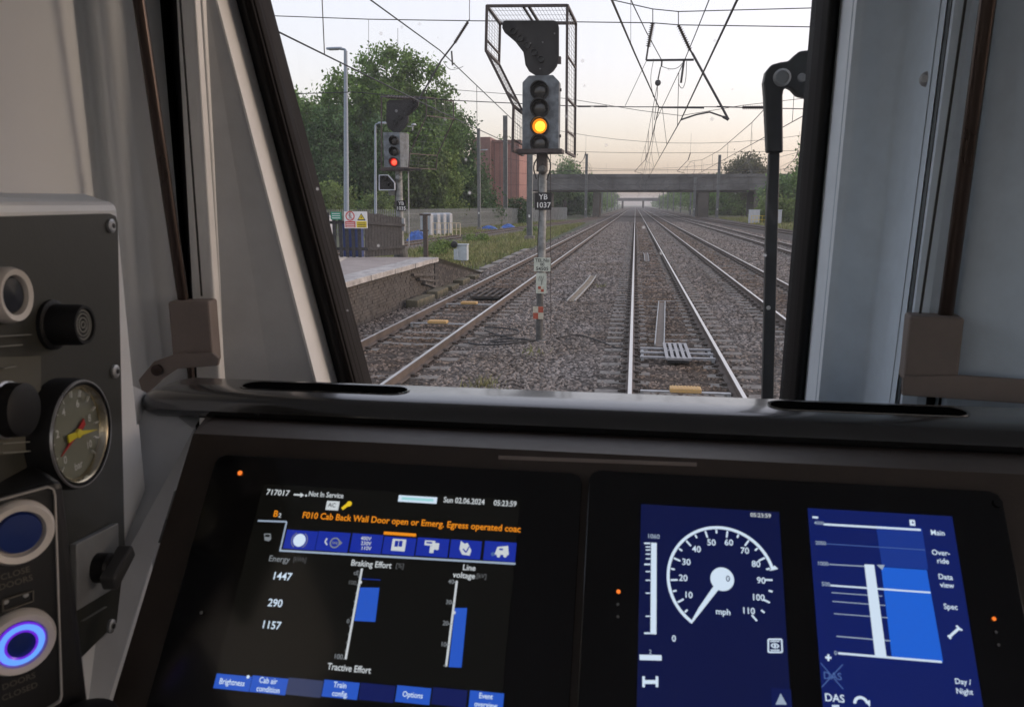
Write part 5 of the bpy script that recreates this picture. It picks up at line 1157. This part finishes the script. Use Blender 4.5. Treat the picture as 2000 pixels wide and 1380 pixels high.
for s,x_,y_ in (('10',1344,1162),('20',1334,1129),('30',1340,1098),('40',1360,1073),('50',1389,1060),('60',1423,1060),('70',1454,1076),('80',1476,1102),('90',1486,1134),('100',1480,1167),('110',1461,1193)): tx(s,x_,y_,12.5,cPW,s2_)
tx('mph',1412,1195,12,cPW,s2_); tx('0',1316,1247,12,cPW,s2_); tx('05:23:59',1485,1007,8.5,cW,s2_); tx('1060',1276,1048,9,cHG,s2_)
aE = ang(1481,1216); 
for n_ in range(23):
    aa = R_(a0 + (aE-a0)*n_/22); r1 = rad*.93; r0 = rad*(.80 if n_ % 2 == 0 else .86)
    if n_ == 0: continue
    p_, q_ = cc + X3*r0*math.cos(aa)+PS*r0*math.sin(aa), cc + X3*r1*math.cos(aa)+PS*r1*math.sin(aa); d = (q_-p_).normalized(); s_ = d.cross(PN)*(k*1.7)
    MB().add([p_-s_,q_-s_,q_+s_,p_+s_],[(0,1,2,3)]).build('tick', cPW, s2_, 0, False)
line(1277,1060,1276,1238,11,cPW,s2_,'distance_bar')
for i, y_ in enumerate((1061,1068,1074,1082,1091,1102,1116,1133,1158,1203,1236)): line(1258 if i in (0,5,10) else 1261,y_,1270,y_,3 if i in (0,5,10) else 2.2,cPW,s2_,'tick')
line(1249,1283,1292,1284,10,cPW,s2_,'indicator_bar'); tx('2',1270,1273,8,cHG,s2_)
line(1257,1331,1283,1331,7,cPW,s2_,'icon'); line(1257,1320,1257,1341,5,cPW,s2_,'icon'); line(1283,1320,1283,1341,5,cPW,s2_,'icon')
for a in ((1500,1248,1526,1248),(1526,1248,1527,1273),(1527,1273,1500,1273),(1500,1273,1500,1248)): line(*a,3,cPW,s2_,'icon')
disc(1513,1260.5,8,cPW,s2_,'icon',.0014,5,.6); disc(1513,1260.5,2.5,cPW,s2_,'icon'); line(1504,1252,1522,1252,2,cPW,s2_,'icon'); line(1504,1269,1522,1269,2,cPW,s2_,'icon')
R(1505,1342,1547,1390,gcol(10,22,76),s2_,'key_area',.0010); poly([(1524,1353),(1536,1375),(1514,1375)],cHG,s2_)
# planning area
poly([(1710,1026),(1800,1031),(1812,1112),(1722,1106)],cN3,s3_,'speed_band',.0010); poly([(1720,1107),(1809,1113),(1841,1292),(1741,1283)],cN4,s3_,'speed_profile',.0011)
for (x0,y0,x1,y1,w,m_) in ((1608,1024,1797,1035,4,cPW),(1613,1062,1805,1074,1.6,cDim),(1619,1102,1690,1106,2,cHG),(1621,1143,1816,1157,3.2,cPW),(1623,1157,1722,1164,1.6,cHG),(1625,1174,1728,1182,1.6,cHG),(1628,1198,1733,1206,1.6,cHG),(1633,1242,1738,1251,2,cHG),(1636,1275,1838,1292,4,cPW)): line(x0,y0,x1,y1,w,m_,s3_,'scale_line',.0014)
poly([(1687,1102),(1706,1103),(1730,1281),(1708,1281)],cPW,s3_,'distance_column',.0016); poly([(1711,1103),(1727,1103),(1722,1113)],cHG,s3_,'marker')
for s,x_,y_,h_ in (('4000',1599,1022,7),('2000',1602,1061,7.5),('1000',1606,1101,8),('500',1612,1141,8),('0',1631,1275,8)): tx(s,x_,y_,h_,cHG,s3_)
line(1586,1010,1597,1011,4,cPW,s3_,'icon'); R(1775,1015,1787,1027,cPW,s3_,'icon'); R(1779,1019,1783,1023,cN2,s3_,'icon',.002)
line(1611,1283,1623,1284,4,cPW,s3_,'icon'); line(1617,1277,1617,1290,4,cPW,s3_,'icon')
for s,x_,y_ in (('Main',1830,1041),('Over-',1836,1080),('ride',1840,1096),('Data',1845,1127),('view',1848,1143),('Spec',1855,1185),('Day /',1879,1331),('Night',1882,1350)): tx(s,x_,y_,11,cPW,s3_,xs=.95)
line(1853,1243,1872,1226,5,cPW,s3_,'wrench_handle'); line(1866,1221,1872,1227,4,cPW,s3_,'icon'); line(1872,1228,1878,1230,4,cPW,s3_,'icon'); line(1850,1240,1856,1247,4,cPW,s3_,'icon')
tx('DAS',1625,1320,14,cDim,s3_); line(1602,1294,1646,1345,2,cDim,s3_,'cross_stroke'); line(1645,1297,1604,1341,2,cDim,s3_,'cross_stroke')
tx('DAS',1629,1363,15,cPW,s3_); line(1624,1378,1638,1378,4,cPW,s3_,'icon'); disc(1681,1374,15,cPW,s3_,'icon',.0014,9.5,1,10,180); poly([(1690,1370),(1698,1366),(1698,1380)],cPW,s3_)
# ---- side console, facing the driver
CA = R_(9); CN = V((math.cos(CA),math.sin(CA),0)); CT = V((-math.sin(CA),math.cos(CA),0)); CP = V((-.44,.555,2.3)); CX = -.44
def cs_(px, py, h=0.0): return onp(px, py, CP+CN*h, CN)
m_cons = mat('dark olive console plate', (.028,.0275,.021), .5, var=.08, scale=40, bump=.1, bscale=400, bdist=.001)
m_chr = mat('bright bezel metal', (.55,.55,.55), .28, metal=.8, var=.05); m_btnw = mat('off-white button ring', (.58,.54,.50), .45, var=.05)
m_lbl = mat('worn grey label print', (.22,.22,.20), .7, var=.2, scale=60)
hz = cs_(100,366).z
hs_ = thing('console_housing', 'pale grey housing behind the side console plate', 'console housing', (-.6,.5,1.25))
yr = cs_(222,415).y
hb = cs_(226,415,-.006); he = hb-CT*.5; zn = cs_(100,935).z; MB().prism([(-.745,he.y,hz),(-.745,yr+.03,hz),(hb.x-.04,yr+.03,hz),(hb.x,hb.y+.004,hz-.012),(he.x,he.y,hz-.012)],(0,0,-(hz-zn))).build('body', m_cabl, hs_, .006)
h2 = cs_(118,1000,-.006); MB().prism([(-.745,h2.y,zn-.001),(-.745,yr+.03,zn-.001),(hb.x-.04,yr+.03,zn-.001),(hb.x,hb.y+.004,zn-.001),(h2.x,h2.y,zn-.001)],(0,0,-(zn-1.3))).build('lower_body', m_cabl, hs_)
cp = thing('side_console', 'dark olive side console plate with gauge, buzzer and switches', 'control panel', (CX,.5,1.9))
pts = [cs_(-260,430),cs_(214,417),cs_(226,422),cs_(230,436),cs_(246,1182),cs_(243,1200),cs_(130,1312),cs_(116,1316),cs_(100,935),cs_(-260,960)]
MB().prism(pts,-CN*.005).build('plate', m_cons, cp)
for (x_,y_) in ((215,441),(223,725),(215,1222)):
    p = cs_(x_,y_); sw = MB().lathe(p,CN,[(.006,0),(.006,.002),(.004,.003)],14).build('screw', m_galv, cp); MB().lathe(p+CN*.0032,CN,[(.0022,0),(.0022,.0006)],6).build('hex_socket', m_blk, sw)
# pressure gauge
c = cs_(160,846,.018)-CN*.018; rg = (cs_(160,735,.018).z-cs_(160,957,.018).z)/2
ga = MB().lathe(c,CN,[(rg*1.0,-.01),(rg*1.0,.012),(rg*.97,.018),(rg*.90,.019),(rg*.86,.016),(rg*.85,.012),(rg*.85,.010)],48,False).smooth().build('pressure_gauge', m_rub, cp)
MB().lathe(c,CN,[(rg*.99,.014),(rg*.955,.0195),(rg*.93,.0195)],48,False).smooth().build('bezel_rim', m_chr, ga)
MB().lathe(c,CN,[(rg*.87,.0185),(rg*.84,.0175),(rg*.80,.0125)],48,False).smooth().build('inner_ring', mat('brass bezel', (.55,.47,.33), .25, metal=.9, var=.05), ga)
MB().lathe(c,CN,[(rg*.86,.0118),(0,.012)],48).build('dial', mat('grey-olive dial', (.20,.20,.16), .7, var=.1), ga)
m_nee = mat('yellow needle', (.75,.62,.03), .5); m_ned = mat('red needle', (.5,.03,.03), .5)
def gp(a, r, h=.006): return c + CN*(h+.0075) + CT*(rg*r*math.cos(R_(a))) + Z3*(rg*r*math.sin(R_(a)))       # angle seen from the driver: 0 = ahead
for k in range(13):
    a = 225-270*k/12-0; MB().bar(gp(a,.66,.005), gp(a,.78,.005), .0008, .0022, CN).build('tick', m_wht, ga)
for s, a in (('0',225),('2',165),('4',120),('6',70),('8',15),('10',-40)): text(s, .006, m_wht, gp(a,.53,.0052), CT, Z3, ga)
text('bar', .006, m_wht, gp(-90,.6,.0052), CT, Z3, ga)
MB().prism([gp(-10,.62,.0075),gp(60,.05,.0075),gp(168,.34,.0075),gp(192,.34,.0075),gp(-100,.05,.0075)],CN*.001).build('needle', m_nee, ga)
MB().prism([gp(205,.6,.0062),gp(120,.04,.0062),gp(40,.32,.0062),gp(15,.30,.0062),gp(-70,.04,.0062)],CN*.001).build('needle', m_ned, ga)
MB().lathe(c,CN,[(rg*.08,.0145),(rg*.08,.0165),(0,.0168)],16).build('hub', m_nee, ga)
gm2 = glass_mat('gauge glass', 0)
MB().lathe(c,CN,[(rg*.84,.0178),(rg*.6,.0185),(0,.019)],32).smooth().build('cover_glass', gm2, ga)
# buzzer
c = cs_(100,634); bz_ = MB().lathe(c,CN,[(.0155,0),(.0155,.022),(.0145,.026),(.0125,.026),(.012,.023),(0,.023)],28).smooth().build('buzzer', m_rub, cp)
for r_ in (.003,.006,.009,.0115): MB().lathe(c+CN*.0235,CN,[(r_,0),(r_,.0008),(r_-.0011,.0008),(r_-.0011,0)],24,False).build('grille_ring', m_lbl, bz_)
MB().lathe(c,CN,[(.0190,0),(.0190,.003),(.0165,.004)],24).build('collar', m_rub, bz_)
# indicator with pale ring and round key socket
c = cs_(6,576); rr = (cs_(6,520).z-cs_(6,632).z)/2
ib = MB().lathe(c,CN,[(rr,0),(rr,.006),(rr*.92,.010),(rr*.72,.009),(rr*.68,.004)],32).smooth().build('indicator_ring', m_btnw, cp); MB().lathe(c,CN,[(rr*.70,.0045),(rr*.6,.007),(0,.008)],28).smooth().build('lens', mat('dark blue-black lens', (.012,.014,.022), .2), ib)
c = cs_(8,800); kr = (cs_(8,742).z-cs_(8,858).z)/2
ks = MB().lathe(c,CN,[(kr,0),(kr,.003),(kr*.92,.004)],28).build('switch_guard', m_chr, cp); MB().lathe(c,CN,[(kr*.95,.0042),(kr*.92,.014),(kr*.7,.016),(0,.016)],28).smooth().build('knob', m_rub, ks)
MB().prism([cs_(-120,700,.0005),cs_(77,695,.0005),cs_(77,880,.0005),cs_(-120,900,.0005)],CN*.0012).build('label_plate', mat('olive label plate', (.085,.082,.065), .55, var=.1), cp)
for (x_,y_,L,hpx) in ((18,657,64,9),(10,677,44,9),(8,719,24,8),(22,866,60,11),(24,884,64,11)):
    a, b_ = cs_(x_-L/2,y_), cs_(x_+L/2,y_-4); MB().bar(a+CN*.003,b_+CN*.003,.0006,.0035*hpx/10,CN).build('worn_print', m_lbl, cp)
# rotary switch
q = [cs_(150,1062,.006),cs_(232,1020,.006),cs_(234,1142,.006),cs_(152,1192,.006)]
rs = MB().prism(q,-CN*.006).build('rotary_switch', m_galvp, cp, .001)
c = cs_(190,1108,.006); MB().lathe(c,CN,[(.012,0),(.012,.010),(.010,.012)],24).smooth().build('spindle', m_rub, rs)
MB().prism([c+CN*.010+CT*u_+Z3*w_ for u_,w_ in ((-.018,.000),(.016,.013),(.020,.002),(-.014,-.013))],CN*.013).build('handle', mat('grey switch handle', (.10,.10,.10), .4, metal=.4), rs, .002)
MB().bar(cs_(160,1212,.001),cs_(206,1184,.001),.0006,.003,CN).build('worn_print', m_lbl, cp)
# door control box with two round buttons
BA = R_(33); bn = V((math.cos(BA),-math.sin(BA),0)); bd_ = V((-math.sin(BA),-math.cos(BA),0))
corner = at(124,938,.445); ztop = corner.z; zbot = at(124,1400,.445).z
db = thing('door_control_box', 'black box with pale outline and two round blue buttons beside console', 'control box', (corner.x,corner.y,zbot))
f0 = V((corner.x,corner.y,0)); 
MB().prism([f0+Z3*zbot, f0+bd_*.16+Z3*zbot, f0+bd_*.16-bn*.09+Z3*zbot, f0-bn*.09+Z3*zbot],(0,0,ztop-zbot)).build('body', mat('black box', (.008,.008,.008), .45, var=.15), db, .005)
def bp(px, py, h=.001): P = onp(px, py, f0, bn); return P + bn*h
ol = [(-40,985),(92,949),(103,954),(106,966),(119,1355),(116,1366),(104,1374),(60,1400)]
m = MB(); 
for a, b_ in zip(ol[:-1], ol[1:]): m.bar(bp(*a),bp(*b_),.001,.0028,bn)
m.build('outline', mat('pale outline print', (.40,.38,.36), .6), db)
m_bb = mat('blue button cap', (.006,.022,.13), .35, var=.05)
for (px,py,lit) in ((33,1037,False),(35,1250,True)):
    c = bp(px,py,0); r_ = (bp(px,py-62).z-bp(px,py+62).z)/2
    bt = MB().lathe(c,bn,[(r_,0),(r_,.004),(r_*.9,.008),(r_*.72,.007),(r_*.68,.003)],40).smooth().build('push_button', m_btnw, db)
    MB().lathe(c,bn,[(r_*.66,.0032),(r_*.6,.006),(0,.0065)],32).smooth().build('cap', m_bb, bt)
    if lit: MB().lathe(c,bn,[(r_*.64,.0066),(r_*.60,.0080),(r_*.46,.0080),(r_*.42,.0066)],40,False).build('lit_ring', glow('lit blue ring', (.13,.34,1.0), 1.0), bt); MB().lathe(c,bn,[(r_*.47,.0070),(r_*.44,.0084),(r_*.38,.0078)],40,False).build('violet_edge', glow('violet ring edge', (.16,.02,.75), .8), bt); MB().lathe(c,bn,[(r_*.68,.0064),(r_*.655,.0076),(r_*.63,.0082)],40,False).build('violet_edge', MATS['violet ring edge'], bt)
udir = -bd_
for s, px, py, h_ in (('CLOSE',29,1118,.0042),('DOORS',30,1136,.0042),('DOORS',36,1328,.0042),('CLOSED',38,1348,.0042)): text(s, h_, mat('dim printed legend', (.10,.09,.075), .7), bp(px,py,.0012), udir, Z3, db)
a_ = [(5,1170),(64,1152),(64,1172),(5,1192)]
m = MB(); 
for a, b_ in zip(a_, a_[1:]+a_[:1]): m.bar(bp(*a),bp(*b_),.0008,.001,bn)
m.build('legend_frame', MATS['dim printed legend'], db); [MB().lathe(bp(x_,y_,.0005),bn,[(.0018,0),(.0012,.001),(0,.001)],10).build('rivet', m_galvp, db) for x_,y_ in ((11,1174),(50,1161))]
# filler between console and desk, controller knob at the bottom edge
fi = MB(); fi.add([at(236,742,.665),at(290,768,.735),at(400,800,.745),at(378,838,.70),at(208,1380,.53),at(170,1480,.50),at(100,1480,.48),at(128,1300,.50)],[(0,1,2,3,4,5,6,7)]); struct(fi.build('desk_side_panel', m_cabg, None, 0, False))
kn = thing('controller_handle', 'dark rounded controller handle at the bottom left edge', 'handle', at(165,1480,.40))
p = at(165,1400,.42); MB().lathe(p+V((0,0,-.035)),(0,0,1),[(.012,-.06),(.014,0),(.022,.012),(.026,.024),(.020,.036),(.008,.041),(0,.042)],24).smooth().build('grip', m_rub, kn); MB().tube([p+V((0,0,-.2)),p+V((0,0,-.05))],.008,10).build('stem', m_galvp, kn)
flush_texts()

# ================================================================ MORNING HAZE
hm = bpy.data.materials.new('morning haze'); hm.use_nodes = True; hn = hm.node_tree; hn.nodes.remove(hn.nodes['Principled BSDF'])
pv = hn.nodes.new('ShaderNodeVolumePrincipled'); pv.inputs['Color'].default_value = (.93,.95,.97,1); pv.inputs['Density'].default_value = .00042; pv.inputs['Anisotropy'].default_value = .3
hn.links.new(pv.outputs[0], hn.nodes['Material Output'].inputs['Volume'])
hz_ = MB().box((0,1500,12.3),(5200,3200,27.4)).build('haze', hm); hz_['kind'] = 'stuff'; hz_['label'] = 'thin pale morning haze over the railway'; hz_['category'] = 'haze'
